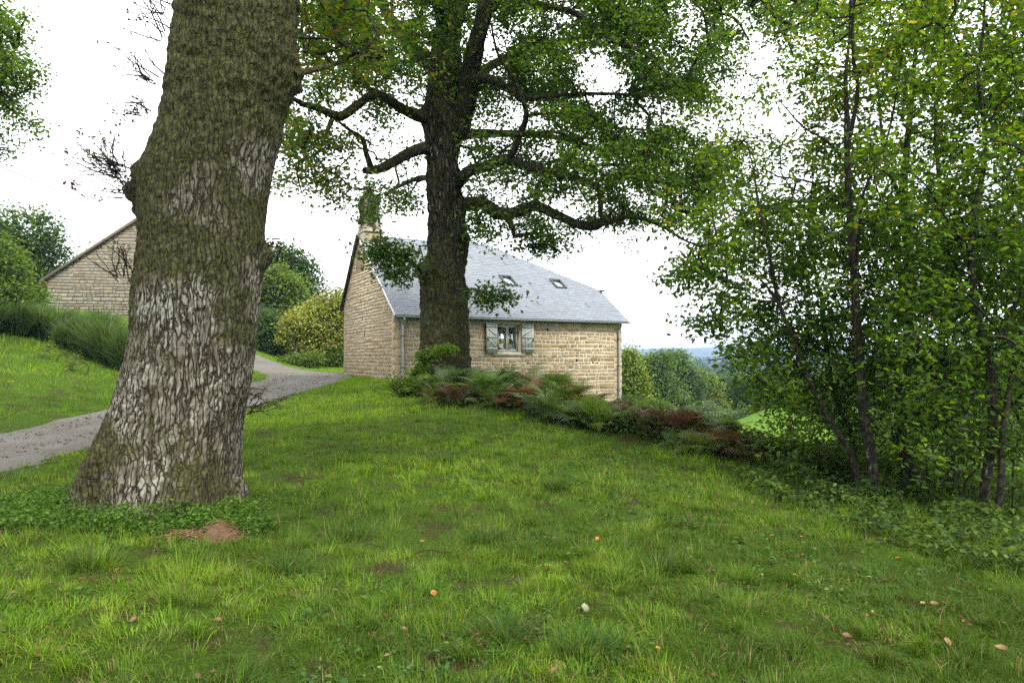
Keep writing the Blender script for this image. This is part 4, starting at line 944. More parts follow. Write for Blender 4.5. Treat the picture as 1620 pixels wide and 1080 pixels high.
# ------------------------------------------------------------------ the second oak, before the house
rng = np.random.default_rng(33)
Z2 = 18.0
oak2 = thing('spreading_oak', 'spreading oak with dark mossy trunk and crooked limbs, in front of the stone house', 'tree', (OAK2[0], Z2, OAK2[2]))
tr = [(640, 655, 762), (612, 663, 753), (590, 665, 749), (568, 663, 747), (545, 662, 744), (499, 664, 743), (460, 664, 740), (430, 660, 738), (406, 672, 741), (378, 675, 742), (360, 676, 739), (330, 675, 737), (300, 673, 732), (250, 673, 727), (200, 666, 737), (160, 670, 733), (120, 674, 731), (80, 678, 730), (30, 686, 730), (-30, 688, 728), (-120, 692, 725), (-250, 698, 718)]
tp2 = []
for y, a, b in tr:
    xx_, zz_, r_ = silh(a, b, y, Z2); tp2.append((xx_, Z2, zz_, r_ * .94))
tp2 = np.array(tp2)
def oak2_trunk():
    nk, nr = 340, 120; p = spline(tp2, nk); th = np.linspace(0, 2 * np.pi, nr, endpoint=False)
    TH = np.tile(th, nk); X = np.repeat(p[:, 0], nr); Zc = np.repeat(p[:, 2], nr); R = np.repeat(p[:, 3], nr); hb = Zc - p[0, 2]
    q = np.stack([X + R * np.cos(TH), Z2 + R * np.sin(TH), Zc], 1)
    R = R * (1 + .10 * fbm(q * np.array([1.6, 1.6, .8]), 3, 4)) + .10 * np.exp(-hb / .3) * (0.5 + fbm(np.stack([np.cos(TH) * 2, np.sin(TH) * 2, hb * .2], 1), 2, 6))
    for (bx, by, w, am) in ((661, 425, .22, .16), (745, 375, .20, .10), (741, 462, .15, .10), (668, 190, .2, .1), (662, 560, .25, .06)):
        b = P(bx, by, Z2); g = np.exp(-(np.linalg.norm(q - b, axis=1) / w) ** 2); R = R + g * am
    f1, f2, _ = worley(np.stack([q[:, 0] / .09 + perlin(q * 2, 3) * .6, q[:, 1] / .09, q[:, 2] / .38], 1), 7); g = np.clip((f2 - f1) * 2, 0, 1)
    ms = np.clip(.45 + .35 * (np.clip(1 - (Zc - 2.9) / 2.2, 0, 1)) + .7 * fbm(q * 1.1, 3, 9) - .3 * np.exp(-((Zc - 6.2) / 1.3) ** 2), 0, 1)
    R = R + .045 * (g - .6) * (1 - .4 * ms) + .075 * fbm(q * np.array([4.5, 4.5, 3]), 4, 10) + .03 * fbm(q * 13, 2, 12)
    V_ = np.stack([X + R * np.cos(TH), Z2 + R * np.sin(TH), Zc], 1)
    i = np.arange(nk - 1)[:, None] * nr; j = np.arange(nr)[None]; j2 = (j + 1) % nr
    return mesh('trunk', V_, np.stack([i + j, i + j2, i + nr + j2, i + nr + j], -1).reshape(-1, 4), BARK2, attrs={'plate': g, 'moss': ms}, smooth=True)
under('trunk', oak2_trunk(), oak2)
# limbs: photo pixels, depth, radius in pixels
LM = [[(690, 240, 18, 13), (668, 238, 17.8, 12), (640, 250, 17.3, 10), (612, 261, 17, 9), (590, 271, 16.8, 8), (575, 272, 16.6, 6)],
      [(588, 268, 16.8, 6), (578, 240, 16.6, 5), (570, 215, 16.5, 4.5), (552, 198, 16.4, 3.5), (530, 190, 16.2, 2.5), (500, 180, 16, 1.8)],
      [(695, 190, 18, 15), (665, 185, 17.7, 12), (640, 172, 17.2, 10), (612, 158, 16.8, 9), (592, 152, 16.5, 8.5), (568, 160, 16.3, 8), (545, 180, 16.2, 8.5), (525, 187, 16.1, 8), (500, 175, 15.8, 6.5), (482, 160, 15.5, 5.5), (460, 154, 15.3, 4.5), (430, 150, 15, 2)],
      [(612, 158, 16.8, 7), (590, 142, 16.7, 5.5), (570, 122, 16.7, 5), (545, 110, 16.7, 4), (515, 100, 16.8, 3)],
      [(525, 190, 16.1, 5), (515, 215, 15.9, 3.5), (500, 245, 15.7, 2.6), (470, 262, 15.6, 2)],
      [(700, 130, 18, 22), (680, 100, 18.3, 17), (655, 80, 18.7, 14), (638, 52, 19, 12), (612, 20, 19.3, 10), (585, -40, 19.7, 8), (540, -120, 20, 5)],
      [(638, 52, 19, 7), (610, 45, 19.2, 5), (570, 40, 19.4, 4), (530, 50, 19.5, 3), (490, 60, 19.6, 2)],
      [(722, 215, 17.9, 19), (736, 170, 17.7, 20), (744, 120, 17.5, 19), (754, 70, 17.2, 17), (768, 20, 17, 15), (780, -60, 16.8, 12), (800, -160, 16.6, 9), (840, -260, 16.4, 5)],
      [(745, 128, 17.5, 11), (778, 126, 17, 9), (800, 138, 16.6, 8), (830, 150, 16.2, 6.5), (870, 150, 15.9, 5), (920, 158, 15.6, 4), (990, 150, 15.4, 2.6), (1050, 160, 15.2, 1.6)],
      [(722, 290, 17.9, 13), (742, 270, 17.4, 11), (770, 262, 17, 10.5), (800, 256, 16.7, 10), (825, 264, 16.4, 9), (868, 270, 16, 8), (905, 276, 15.7, 7.5), (935, 292, 15.5, 7), (950, 312, 15.4, 6), (958, 338, 15.3, 4.5), (985, 352, 15.2, 3)],
      [(800, 258, 16.7, 7), (811, 238, 16.5, 6.5), (818, 212, 16.3, 6), (829, 185, 16.1, 5.5), (830, 162, 16, 5), (820, 138, 15.9, 4.5), (802, 110, 15.8, 4), (788, 82, 15.7, 3), (775, 40, 15.6, 2)],
      [(818, 212, 16.3, 4.5), (845, 205, 16, 4), (880, 205, 15.7, 3.5), (915, 225, 15.4, 3), (950, 235, 15.2, 2.2)],
      [(829, 185, 16.1, 4), (860, 180, 16.6, 3.4), (910, 185, 17, 3), (960, 200, 17.4, 2.4), (1020, 205, 17.6, 1.8)],
      [(728, 325, 17.9, 14), (760, 324, 17.7, 13), (788, 336, 17.6, 13), (810, 334, 17.5, 11), (848, 324, 17.4, 10), (885, 340, 17.2, 9), (915, 352, 17, 8), (940, 358, 16.9, 7.5), (962, 350, 16.8, 6), (1000, 340, 16.6, 5), (1040, 362, 16.4, 3.6), (1080, 380, 16.2, 2.5), (1120, 395, 16, 1.6)],
      [(800, 338, 17.5, 8), (805, 356, 17.4, 5), (818, 370, 17.3, 4), (842, 372, 17.2, 3.4), (862, 376, 17.1, 2.6), (882, 392, 17, 1.6)],
      [(848, 328, 17.4, 4), (850, 310, 17.6, 3.5), (852, 285, 17.8, 3), (870, 255, 18, 2)],
      [(905, 276, 15.7, 5), (925, 265, 15.3, 4), (960, 262, 15, 3.4), (1000, 275, 14.7, 3), (1050, 290, 14.5, 2.2), (1110, 300, 14.2, 1.5)],
      [(770, 20, 17, 10), (820, -30, 16.6, 9), (900, -65, 16.2, 8), (1000, -60, 15.8, 7.5), (1080, -30, 15.4, 7), (1150, -14, 15, 6), (1230, -4, 14.7, 5), (1300, 12, 14.5, 3)],
      [(1080, -30, 15.4, 4), (1100, 5, 15.2, 3), (1112, 35, 15.1, 2.4), (1122, 80, 15, 1.6)],
      [(1200, -8, 14.8, 4), (1225, 20, 14.7, 3.4), (1245, 55, 14.6, 2.8), (1262, 92, 14.5, 1.8)],
      [(1150, -14, 15, 4), (1130, 10, 14.8, 3), (1160, 30, 14.7, 2.6), (1185, 60, 14.6, 1.6)],
      [(725, 160, 18.2, 12), (740, 130, 19.2, 10), (790, 100, 20.2, 8), (850, 80, 21, 7), (930, 60, 21.6, 5), (1000, 50, 22, 3)],
      [(710, 60, 17.9, 14), (690, 10, 16.9, 10), (660, -30, 16, 8), (610, -60, 15.2, 6), (540, -70, 14.6, 4)],
      [(720, 40, 17.9, 13), (760, -40, 18.9, 10), (850, -60, 20, 8), (960, -30, 20.8, 6), (1060, 0, 21.2, 4)],
      [(715, 230, 18.2, 12), (735, 215, 19.4, 10), (800, 210, 20.6, 7), (880, 215, 21.5, 5), (960, 240, 22, 3)],
      [(700, 300, 18.3, 9), (690, 285, 19.4, 7), (660, 280, 20.4, 5), (620, 300, 21, 3)],
      [(775, -20, 16.9, 9), (840, 10, 16, 7), (900, 20, 15.2, 5.5), (960, 60, 14.6, 4), (1020, 90, 14.2, 3), (1080, 140, 14, 2)],
      [(668, 430, 17.5, 4), (650, 412, 17, 3), (625, 400, 16.7, 2), (600, 398, 16.5, 1.5)], [(736, 465, 17.4, 4), (752, 462, 16.9, 2.6), (780, 464, 16.6, 2), (806, 468, 16.5, 1.4)]]
PER2 = 56
nodes = []
for k, lp in enumerate(LM):
    a = np.array(lp, float); w = P(a[:, 0], a[:, 1], a[:, 2]); w = np.column_stack([w, a[:, 3] * a[:, 2] / F * .84])
    jit = rng.normal(0, .06, w[:, :3].shape); jit[:1] = 0; w[:, :3] += jit * np.clip(6 / a[:, 3:4], .2, 1)
    big = a[0, 3] > 6
    v, f, pl, ms = limb(w, 12 * len(lp), 20 if big else 9, 0.07, 2.2, 0.03 if big else 0, 0.5, 100 + k)
    under('limb', mesh('limb', v, f, BARK2, attrs={'plate': pl, 'moss': ms}, smooth=True), oak2)
    s_ = spline(w, 8 * len(lp)); nodes.append(s_[s_[:, 3] < .19][:, :3])
nodes = np.concatenate(nodes)
xs = [460, 540, 620, 700, 780, 860, 940, 1020, 1100, 1180, 1260, 1330]
ys = [-180, -90, -30, 30, 90, 150, 210, 270, 330, 390]
rows = [[.2, .4, .6, .7, .8, .8, .8, .6, .4, .2, 0, 0], [.5, .7, .8, .8, .9, .9, .9, .8, .6, .4, .2, 0], [.6, .8, .9, .9, .9, .95, .95, .9, .85, .8, .8, .75],
        [.7, .85, .9, .75, .85, .95, .95, .9, .85, .65, .7, .55], [.5, .75, .8, .5, .75, .95, .95, .95, .7, .35, .25, 0], [.45, .5, .5, .35, .75, .95, .95, .95, .85, .2, 0, 0],
        [.5, .5, .4, .15, .65, .85, .95, .95, .9, .3, 0, 0], [.4, .2, .3, .15, .6, .75, .9, .95, .9, .35, 0, 0], [.05, 0, .5, .2, .4, .55, .75, .9, .8, .2, 0, 0], [0, 0, 0, 0, .25, .3, .3, .25, .55, .1, 0, 0]]
T = cells(rows, xs, ys, (84, 62), 54, 13.6, 21.5, rng)
# outside the crown's photographed edge nothing droops into the clear sky
ok = ~((T[:, 1] > 395) & (T[:, 0] < 1060)) & ~((T[:, 1] > 350) & (T[:, 0] > 880) & (T[:, 0] < 1000) & (T[:, 1] > 385)) & ~((T[:, 0] < 640) & (T[:, 1] > 350)) & ~((T[:, 0] > 640) & (T[:, 0] < 735) & (T[:, 1] > 180) & (T[:, 2] < 18))
# ragged gaps between the leaf masses
gap = n2(T[:, 0], T[:, 1], 1 / 48.0, 70, 2); ok &= gap > -0.15
T = T[ok]
sp = lambda n_, x0, x1, y0, y1, z0, z1: np.column_stack([rng.uniform(x0, x1, n_), rng.uniform(y0, y1, n_), rng.uniform(z0, z1, n_)])
for li in (0, 1, 2, 7, 8, 9, 10, 13):
    for row in spline(np.array(LM[li], float), 50)[::2]:
        m_ = (np.hypot(T[:, 0] - row[0], T[:, 1] - row[1]) < 19) & (T[:, 2] < row[2] + .4) & (rng.random(len(T)) < .6); T[m_, 2] = row[2] + rng.uniform(.4, 2.5, m_.sum())
T = np.concatenate([T, sp(20, 590, 662, 382, 425, 16.2, 17.2), sp(10, 575, 625, 385, 408, 16, 16.8), sp(8, 612, 640, 425, 458, 16.3, 16.8), sp(10, 746, 782, 460, 488, 16.3, 17), sp(4, 784, 824, 466, 480, 16.3, 16.8), sp(9, 575, 660, 300, 335, 16.5, 20), sp(10, 745, 775, 340, 385, 16.8, 17.6), sp(16, 780, 915, 375, 398, 16.6, 17.4), sp(30, 460, 560, 200, 320, 15, 16.5)])
TW = P(T[:, 0], T[:, 1], T[:, 2])
A, B, ra, rb, td = grow(nodes, TW, 0.3, rng, 0.05, 0.0055, 0.065)
v, f = segs(A, B, ra, rb, 4); under('twigs', mesh('twigs', v, f, BARK3, attrs={'plate': np.full(len(v), .3), 'moss': np.full(len(v), .35)}), oak2, kind='stuff')
lc = around(TW, PER2, 0.23, td, rng); n = len(lc); tn = np.repeat(n2(TW[:, 0], TW[:, 2], .45, 77, 2), PER2)
col = palette(n, [(0.036, 0.074, 0.017), (0.052, 0.096, 0.020), (0.078, 0.122, 0.024), (0.15, 0.15, 0.025)], [4, 5, 3, .5], rng) * (1 + .35 * tn)[:, None]
lx = np.repeat(T[:, 0], PER2); yl = (lx < 640) & (np.repeat(T[:, 1], PER2) < 330) & (rng.random(n) < .22); col[yl] = palette(yl.sum(), [(0.13, 0.13, 0.025), (.15, .09, .02)], [3, 1], rng)
v, Fs, c = leaves(lc, rng.uniform(.07, .15, n), rng.uniform(.045, .095, n), np.clip(col, 0, 1), kind=4, rng=rng)
print('oak2 clusters', len(T), 'leaves', n, 'segs', len(A))
under('crown', mesh('crown', v, Fs, OAKLEAF, c), oak2)

# ------------------------------------------------------------------ thin-stemmed trees on the right
rng = np.random.default_rng(51)
def gz(x, y): return float(H(np.array([x]), np.array([y]))[0])
ST = {   # stems traced in photo pixels: (x, y, depth, radius px)
 'sapling': [
  ('slender tree with a forked upper stem, standing where grass meets brambles', [[(1386, 792, 8.8, 13), (1378, 720, 8.8, 11.5), (1366, 650, 8.8, 10.5), (1359, 560, 8.85, 9.5), (1352, 450, 8.9, 8.5), (1345, 350, 9, 8), (1340, 240, 9, 7), (1340, 190, 9, 6.5), (1338, 120, 9.05, 4), (1344, 60, 9.1, 3.4), (1346, 0, 9.1, 3), (1350, -90, 9.1, 2), (1352, -200, 9.2, 1.2)],
    [(1340, 235, 9, 5), (1350, 190, 8.95, 4.6), (1357, 140, 8.9, 4.2), (1350, 90, 8.85, 3.6), (1349, 30, 8.8, 3), (1360, -60, 8.7, 2), (1370, -150, 8.6, 1)],
    [(1352, 450, 8.9, 4), (1362, 330, 8.6, 3.4), (1372, 290, 8.5, 3), (1400, 230, 8.3, 2.6), (1418, 150, 8.2, 2.2), (1430, 60, 8.1, 1.6)],
    [(1345, 330, 9, 3.5), (1310, 300, 9.1, 2.8), (1270, 285, 9.2, 2.2), (1230, 280, 9.3, 1.5)], [(1341, 260, 9, 3.5), (1310, 225, 9.2, 2.6), (1270, 200, 9.3, 2), (1238, 165, 9.4, 1.3)],
    [(1355, 500, 8.9, 3.5), (1420, 470, 8.5, 2.6), (1480, 455, 8.2, 1.8)]]),
  ('thin tree leaning left out of the grove, leftmost of the trees at the right edge', [[(1362, 786, 8.9, 7.5), (1352, 735, 8.95, 7), (1330, 690, 9, 6.5), (1300, 642, 9.1, 6), (1275, 590, 9.2, 5.6), (1250, 525, 9.3, 5), (1232, 478, 9.4, 4.6), (1222, 430, 9.5, 4), (1213, 380, 9.6, 3.4), (1200, 320, 9.7, 2.6), (1192, 270, 9.8, 1.8), (1180, 220, 9.9, 1)],
    [(1228, 470, 9.4, 3), (1190, 430, 9.6, 2.2), (1140, 400, 9.8, 1.6), (1100, 385, 9.9, 1)], [(1262, 560, 9.3, 3), (1215, 560, 9.5, 2.3), (1160, 565, 9.7, 1.8), (1120, 570, 9.8, 1.2)], [(1285, 615, 9.2, 3), (1230, 620, 9.2, 2.2), (1180, 640, 9.2, 1.5)], [(1232, 478, 9.4, 2.5), (1160, 470, 9.5, 1.8), (1090, 455, 9.6, 1.1)]]),
  ('thin tree with two crossing stems between the forked tree and the grove behind it', [[(1352, 788, 9.5, 6), (1348, 690, 9.6, 5), (1325, 640, 9.8, 4.6), (1310, 560, 10, 4), (1300, 480, 10.1, 3.6), (1288, 420, 10.2, 3), (1280, 350, 10.3, 2.4), (1290, 250, 10.4, 1.6), (1300, 160, 10.4, 1)], [(1310, 560, 10, 3), (1250, 520, 10.2, 2), (1200, 500, 10.4, 1.4)], [(1290, 430, 10.2, 3), (1240, 380, 10.4, 2), (1180, 350, 10.6, 1.4), (1130, 330, 10.7, 1)]]),
  ('tree with a broad dark trunk leaning left from the brambles, right of the forked tree', [[(1478, 800, 9.3, 15), (1455, 760, 9.5, 14), (1430, 715, 9.8, 12), (1424, 640, 10.1, 11), (1436, 540, 10.5, 11), (1438, 420, 10.8, 10), (1430, 300, 11, 8), (1440, 180, 11.2, 6), (1450, 60, 11.4, 4), (1455, -80, 11.5, 2.4)],
    [(1437, 500, 10.6, 7), (1470, 440, 10.8, 6), (1500, 380, 11, 4.5), (1530, 300, 11.2, 3)], [(1432, 330, 11, 5), (1400, 250, 11.2, 3.6), (1390, 150, 11.4, 2.6), (1380, 60, 11.5, 1.6)]]),
  ('straight slim tree in the brambles, between broad leaning trunk and wavy tree', [[(1513, 806, 9, 9), (1505, 745, 9.1, 8.5), (1500, 650, 9.3, 7.5), (1490, 540, 9.5, 7), (1500, 430, 9.7, 6), (1490, 320, 9.9, 5), (1480, 200, 10, 4), (1490, 80, 10.1, 3), (1495, -60, 10.2, 1.6)], [(1497, 500, 9.6, 4), (1450, 430, 9.9, 2.8), (1410, 380, 10.2, 1.8)]]),
  ('tree whose wavy upper stem bends right, tallest one near the right edge of the picture', [[(1553, 815, 8.2, 11), (1562, 745, 8.2, 10), (1570, 670, 8.2, 9.5), (1566, 580, 8.2, 8.5), (1546, 500, 8.2, 7.6), (1537, 420, 8.2, 7), (1540, 340, 8.2, 6), (1556, 270, 8.2, 5), (1557, 200, 8.2, 4.4), (1548, 120, 8.2, 3.8), (1556, 40, 8.2, 3), (1560, -60, 8.2, 2), (1565, -160, 8.2, 1)],
    [(1566, 580, 8.2, 6), (1590, 520, 8.1, 5), (1620, 450, 8, 4), (1650, 380, 7.9, 3)], [(1538, 400, 8.2, 4), (1500, 350, 8, 3), (1470, 300, 7.8, 2.2), (1440, 270, 7.6, 1.4)], [(1556, 200, 8.2, 3), (1600, 150, 8.1, 2.4), (1640, 100, 8, 1.6)], [(1541, 450, 8.2, 3), (1490, 480, 7.9, 2.4), (1440, 530, 7.6, 1.6)]]),
  ('slim dark stemmed tree just right of the wavy stemmed one, at the picture edge', [[(1576, 824, 8.0, 7.5), (1584, 760, 8.0, 7), (1586, 690, 8.05, 6.5), (1600, 600, 8.1, 6), (1618, 520, 8.1, 5.4), (1640, 440, 8.1, 5), (1650, 300, 8.1, 4), (1660, 100, 8.1, 2.4), (1660, -60, 8.1, 1.4)], [(1590, 660, 8, 3.5), (1540, 620, 7.8, 2.5), (1490, 610, 7.6, 1.6)], [(1610, 560, 8.1, 3.5), (1560, 500, 7.8, 2.5), (1530, 470, 7.6, 1.6)]]),
  ('young tree with several whippy shoots at its foot, farthest right at the edge', [[(1640, 840, 7.6, 8), (1650, 700, 7.6, 7), (1662, 500, 7.6, 6), (1690, 300, 7.6, 5), (1700, 100, 7.6, 3), (1700, -80, 7.6, 1.6)], [(1655, 600, 7.6, 3.5), (1600, 540, 7.4, 2.6), (1560, 530, 7.3, 1.6)], [(1690, 300, 7.6, 3.5), (1620, 240, 7.5, 2.4), (1570, 220, 7.4, 1.4)]])]}
xs = [1080, 1160, 1240, 1320, 1400, 1480, 1560, 1640, 1720]
ys = [-150, -60, 30, 110, 190, 270, 350, 430, 510, 590, 670, 735]
rows = [[0, 0, .1, .3, .5, .7, .7, .7, .6], [0, 0, .2, .5, .7, .85, .9, .9, .8], [0, .05, .30, .55, .8, .92, .95, .95, .9], [.05, .15, .25, .65, .88, .97, .97, .97, .9], [.1, .28, .26, .68, .92, 1, 1, 1, .9], [.2, .5, .55, .8, 1, 1, 1, 1, .9],
        [.36, .85, .95, 1, 1.25, 1.35, 1.35, 1.3, .8], [.4, .85, .98, 1, 1.25, 1.35, 1.35, 1.3, .8], [.1, .68, .98, 1.05, 1.25, 1.35, 1.35, 1.3, .8], [0, .55, .98, 1.1, 1.25, 1.3, 1.3, 1.2, .8], [0, .05, .42, .55, .75, .95, .9, .85, .7], [0, 0, .1, .16, .28, .36, .32, .36, .4]]
T = cells(rows, xs, ys, (84, 82), 64, 7.5, 13.0, rng)
T[:, 2] = np.where(T[:, 0] < 1300, np.maximum(T[:, 2], 8.6), T[:, 2])
gap = n2(T[:, 0], T[:, 1], 1 / 42.0, 71, 2); T = T[(gap > np.where(T[:, 1] < 330, -0.20, -0.34)) & ~((T[:, 0] < 1100) & (T[:, 1] > 440)) & ~((T[:, 0] < 1180) & (T[:, 1] > 520) & (T[:, 0] < 1150)) & ~((T[:, 0] < 1160) & (T[:, 1] > 640))]
ex = np.column_stack([rng.uniform(1050, 1110, 14), rng.uniform(425, 445, 14), rng.uniform(9, 10, 14)]); ex2 = np.column_stack([rng.uniform(1075, 1150, 12), rng.uniform(505, 525, 12), rng.uniform(9, 10, 12)])
T = np.concatenate([T, ex, ex2])
# leave the main stems in view: sprays crossing them hang behind
for _l, _b in [ST['sapling'][q_] for q_ in (0, 1, 5)]:
    for b_ in _b[:1]:
        a_ = spline(np.array(b_, float), 60)
        for row in a_[::2]:
            m_ = (np.hypot(T[:, 0] - row[0], T[:, 1] - row[1]) < (36 if row[0] < 1400 else 24)) & (T[:, 2] < row[2] + .3) & (rng.random(len(T)) < .93); T[m_, 2] = row[2] + rng.uniform(.3, 1.6, m_.sum())
TW = P(T[:, 0], T[:, 1], T[:, 2])
trees = ST['sapling']; stems_n = []
grp = 'thin stemmed trees along the right edge of the grass'
W_all = []
for label, br in trees:
    ws = []
    for b in br:
        a = np.array(b, float); w = P(a[:, 0], a[:, 1], a[:, 2]); w = np.column_stack([w, a[:, 3] * a[:, 2] / F * .72]); ws.append(w)
    W_all.append(ws); stems_n.append(np.concatenate([spline(w, 12 * len(w))[8:, :3] for w in ws]))
own = np.stack([np.sqrt(((TW[:, None] - s[None, ::3]) ** 2).sum(2)).min(1) for s in stems_n], 1).argmin(1)
for k, ((label, br), ws) in enumerate(zip(trees, W_all)):
    b0 = ws[0][0, :3]; g = gz(b0[0], b0[1]); ws[0][0, 2] = min(b0[2], g) - .05
    root = thing('sapling', label, 'tree', (b0[0], b0[1], g), group=grp)
    for q, w in enumerate(ws):
        v, f, pl, ms = limb(w, 14 * len(w), 14 if q == 0 else 8, 0.05, 5, 0.012 if q == 0 else 0, .25, 200 + 10 * k + q)
        nm = 'trunk' if q == 0 else 'limb'; under(nm, mesh(nm, v, f, BARK3, attrs={'plate': pl, 'moss': ms}, smooth=True), root)
    m_ = own == k; Tk = TW[m_]
    if len(Tk) == 0: continue
    A, B, ra, rb, td = grow(stems_n[k], Tk, 0.2, rng, 0.035, 0.0026, 0.02)
    v, f = segs(A, B, ra, rb, 4); under('twigs', mesh('twigs', v, f, BARK3, attrs={'plate': np.full(len(v), .3), 'moss': np.full(len(v), .1)}), root, kind='stuff')
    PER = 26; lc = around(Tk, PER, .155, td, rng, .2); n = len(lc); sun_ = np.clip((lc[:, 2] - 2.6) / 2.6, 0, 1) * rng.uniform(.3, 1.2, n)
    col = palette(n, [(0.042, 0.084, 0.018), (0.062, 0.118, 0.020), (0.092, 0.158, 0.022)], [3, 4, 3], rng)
    yy = rng.random(n) < .07 + .48 * np.clip(sun_, 0, 1); col[yy] = palette(yy.sum(), [(0.15, 0.19, 0.025), (0.26, 0.20, 0.03), (0.11, .16, .02)], [3, .7, 4], rng)  # yellower higher up: backlight put into the leaf colour
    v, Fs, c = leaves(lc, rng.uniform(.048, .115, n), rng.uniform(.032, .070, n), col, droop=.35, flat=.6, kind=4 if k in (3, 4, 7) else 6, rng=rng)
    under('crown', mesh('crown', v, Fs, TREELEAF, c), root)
# thin shoots standing in the brambles
WH = {1440: 'bare shoot beside the foot of the broad leaning trunk, on its left', 1462: 'bare shoot right in front of the broad leaning trunk', 1532: 'bare shoot just left of the wavy stemmed tree foot', 1541: 'bare shoot touching the wavy stemmed tree foot', 1600: 'bare shoot nearest the right picture edge', 1425: 'leftmost bare shoot in the brambles under the trees', 1495: 'bare shoot left of the straight slim tree'}
for (x, zz) in ((1440, 9.6), (1462, 9.3), (1532, 8.8), (1541, 8.6), (1600, 8.2), (1425, 10), (1495, 9.4)):
    b = P(x, 790, zz); g = gz(b[0], b[1]); w = [(b[0], b[1], g - .03, .012)]
    for q in range(1, 7): w.append((b[0] + rng.normal(0, .05) * q, b[1] + rng.normal(0, .05) * q, g + q * .33, .012 * (1 - q / 8)))
    v, f, pl, ms = limb(np.array(w), 30, 6, .04, 4, 0, .2, 300 + x)
    r_ = thing('whip_sapling', WH[x], 'sapling', (b[0], b[1], g), group='bare shoots under the right hand trees'); under('stem', mesh('stem', v, f, BARK3, attrs={'plate': pl, 'moss': ms}, smooth=True), r_)

# ------------------------------------------------------------------ bracken
def frond(L_, rng, npin=15):
    """arched frond along +x rising in z, with toothed pinnae; ~ 500 triangles"""
    u = np.linspace(0, 1, npin + 3); cx = L_ * (u - .14 * u * u); cz = L_ * (0.62 * u - 0.78 * u ** 2.1); V = []; Fq = []; Ft = []
    pts = np.stack([cx, np.zeros_like(cx), cz], 1); tv = norm(np.gradient(pts, axis=0)); nv = np.stack([-tv[:, 2], np.zeros(len(u)), tv[:, 0]], 1)
    tb, tf = tube(pts, np.linspace(.006, .0015, len(pts)) * L_, 3); V.append(tb); n0 = len(tb); Fq = tf
    for i in range(3, npin + 2):
        t = (i - 3) / (npin - 1); pl = L_ * .36 * (1 - t) ** .85 * min(1, .55 + t * 2.5) * rng.uniform(.85, 1.1)
        for s in (-1, 1):
            d = norm(tv[i] * .42 + np.array([0, s, 0]) - nv[i] * rng.uniform(.05, .3)); m = max(3, int(8 * (1 - t) + 2)); side = np.cross(d, nv[i]); side = norm(side)
            for j in range(m):
                a = j / m; wv = pl * .20 * (1 - a) ** .7 * (1 if j else .6); p0 = pts[i] + d * pl * a - nv[i] * .08 * pl * a * a; p1 = pts[i] + d * pl * (a + .95 / m) - nv[i] * .08 * pl * a * a
                pm = (p0 + p1) / 2
                for s2 in (-1, 1):
                    q = pm + side * s2 * wv + d * wv * .35 - nv[i] * rng.uniform(0, .25) * wv; V.append(np.array([p0, p1, q])); Ft.append((n0, n0 + 1, n0 + 2)); n0 += 3
    return np.concatenate(V), [tf, np.array(Ft)]
FERNMAT = leaf_mat('bracken_frond', 0.3, 0.55, (1.3, 1.3, .5), .2)
FCOL = {'green': (0.085, 0.155, 0.032), 'bright': (0.15, 0.235, 0.030), 'grey': (0.11, 0.15, 0.075), 'olive': (0.15, 0.155, 0.04), 'rust': (0.135, 0.058, 0.028), 'brown': (0.085, 0.052, 0.028)}
FR = {}
for kk, c in FCOL.items():
    for q in range(3):
        v, fs = frond(1.0, np.random.default_rng(90 + q)); cc = np.array(c) * np.random.default_rng(q).uniform(.8, 1.2, (len(v), 1)); FR[kk, q] = mesh('frond', v, fs, FERNMAT, cc)
def fern(px, py, Z, size, nf, kinds, label, lean=0.0):
    nf = nf + 3
    size = size * (1.25 if 700 < px < 960 and 'rust' not in kinds and 'brown' not in kinds else 1.15); p = P(px, py, Z); g = gz(p[0], p[1]); t = thing('bracken_fern', label, 'fern', (p[0], p[1], g), 0, 'bracken ferns along the top of the bank')
    for i in range(nf):
        kk = kinds[rng.integers(len(kinds))]; o = bpy.data.objects.new('frond', FR[kk, int(rng.integers(3))]); COL.objects.link(o); o.parent = t
        o.rotation_euler = (rng.normal(0, .2), -rng.uniform(.2, 1.0) , i / nf * 6.283 + rng.uniform(-.35, .35)); s = size * rng.uniform(.75, 1.15); o.scale = (s, s * rng.uniform(.9, 1.15), s * rng.uniform(.8, 1.15)); o.location = (rng.normal(0, .04), rng.normal(0, .04), rng.uniform(-.04, .06) * size)
    return t
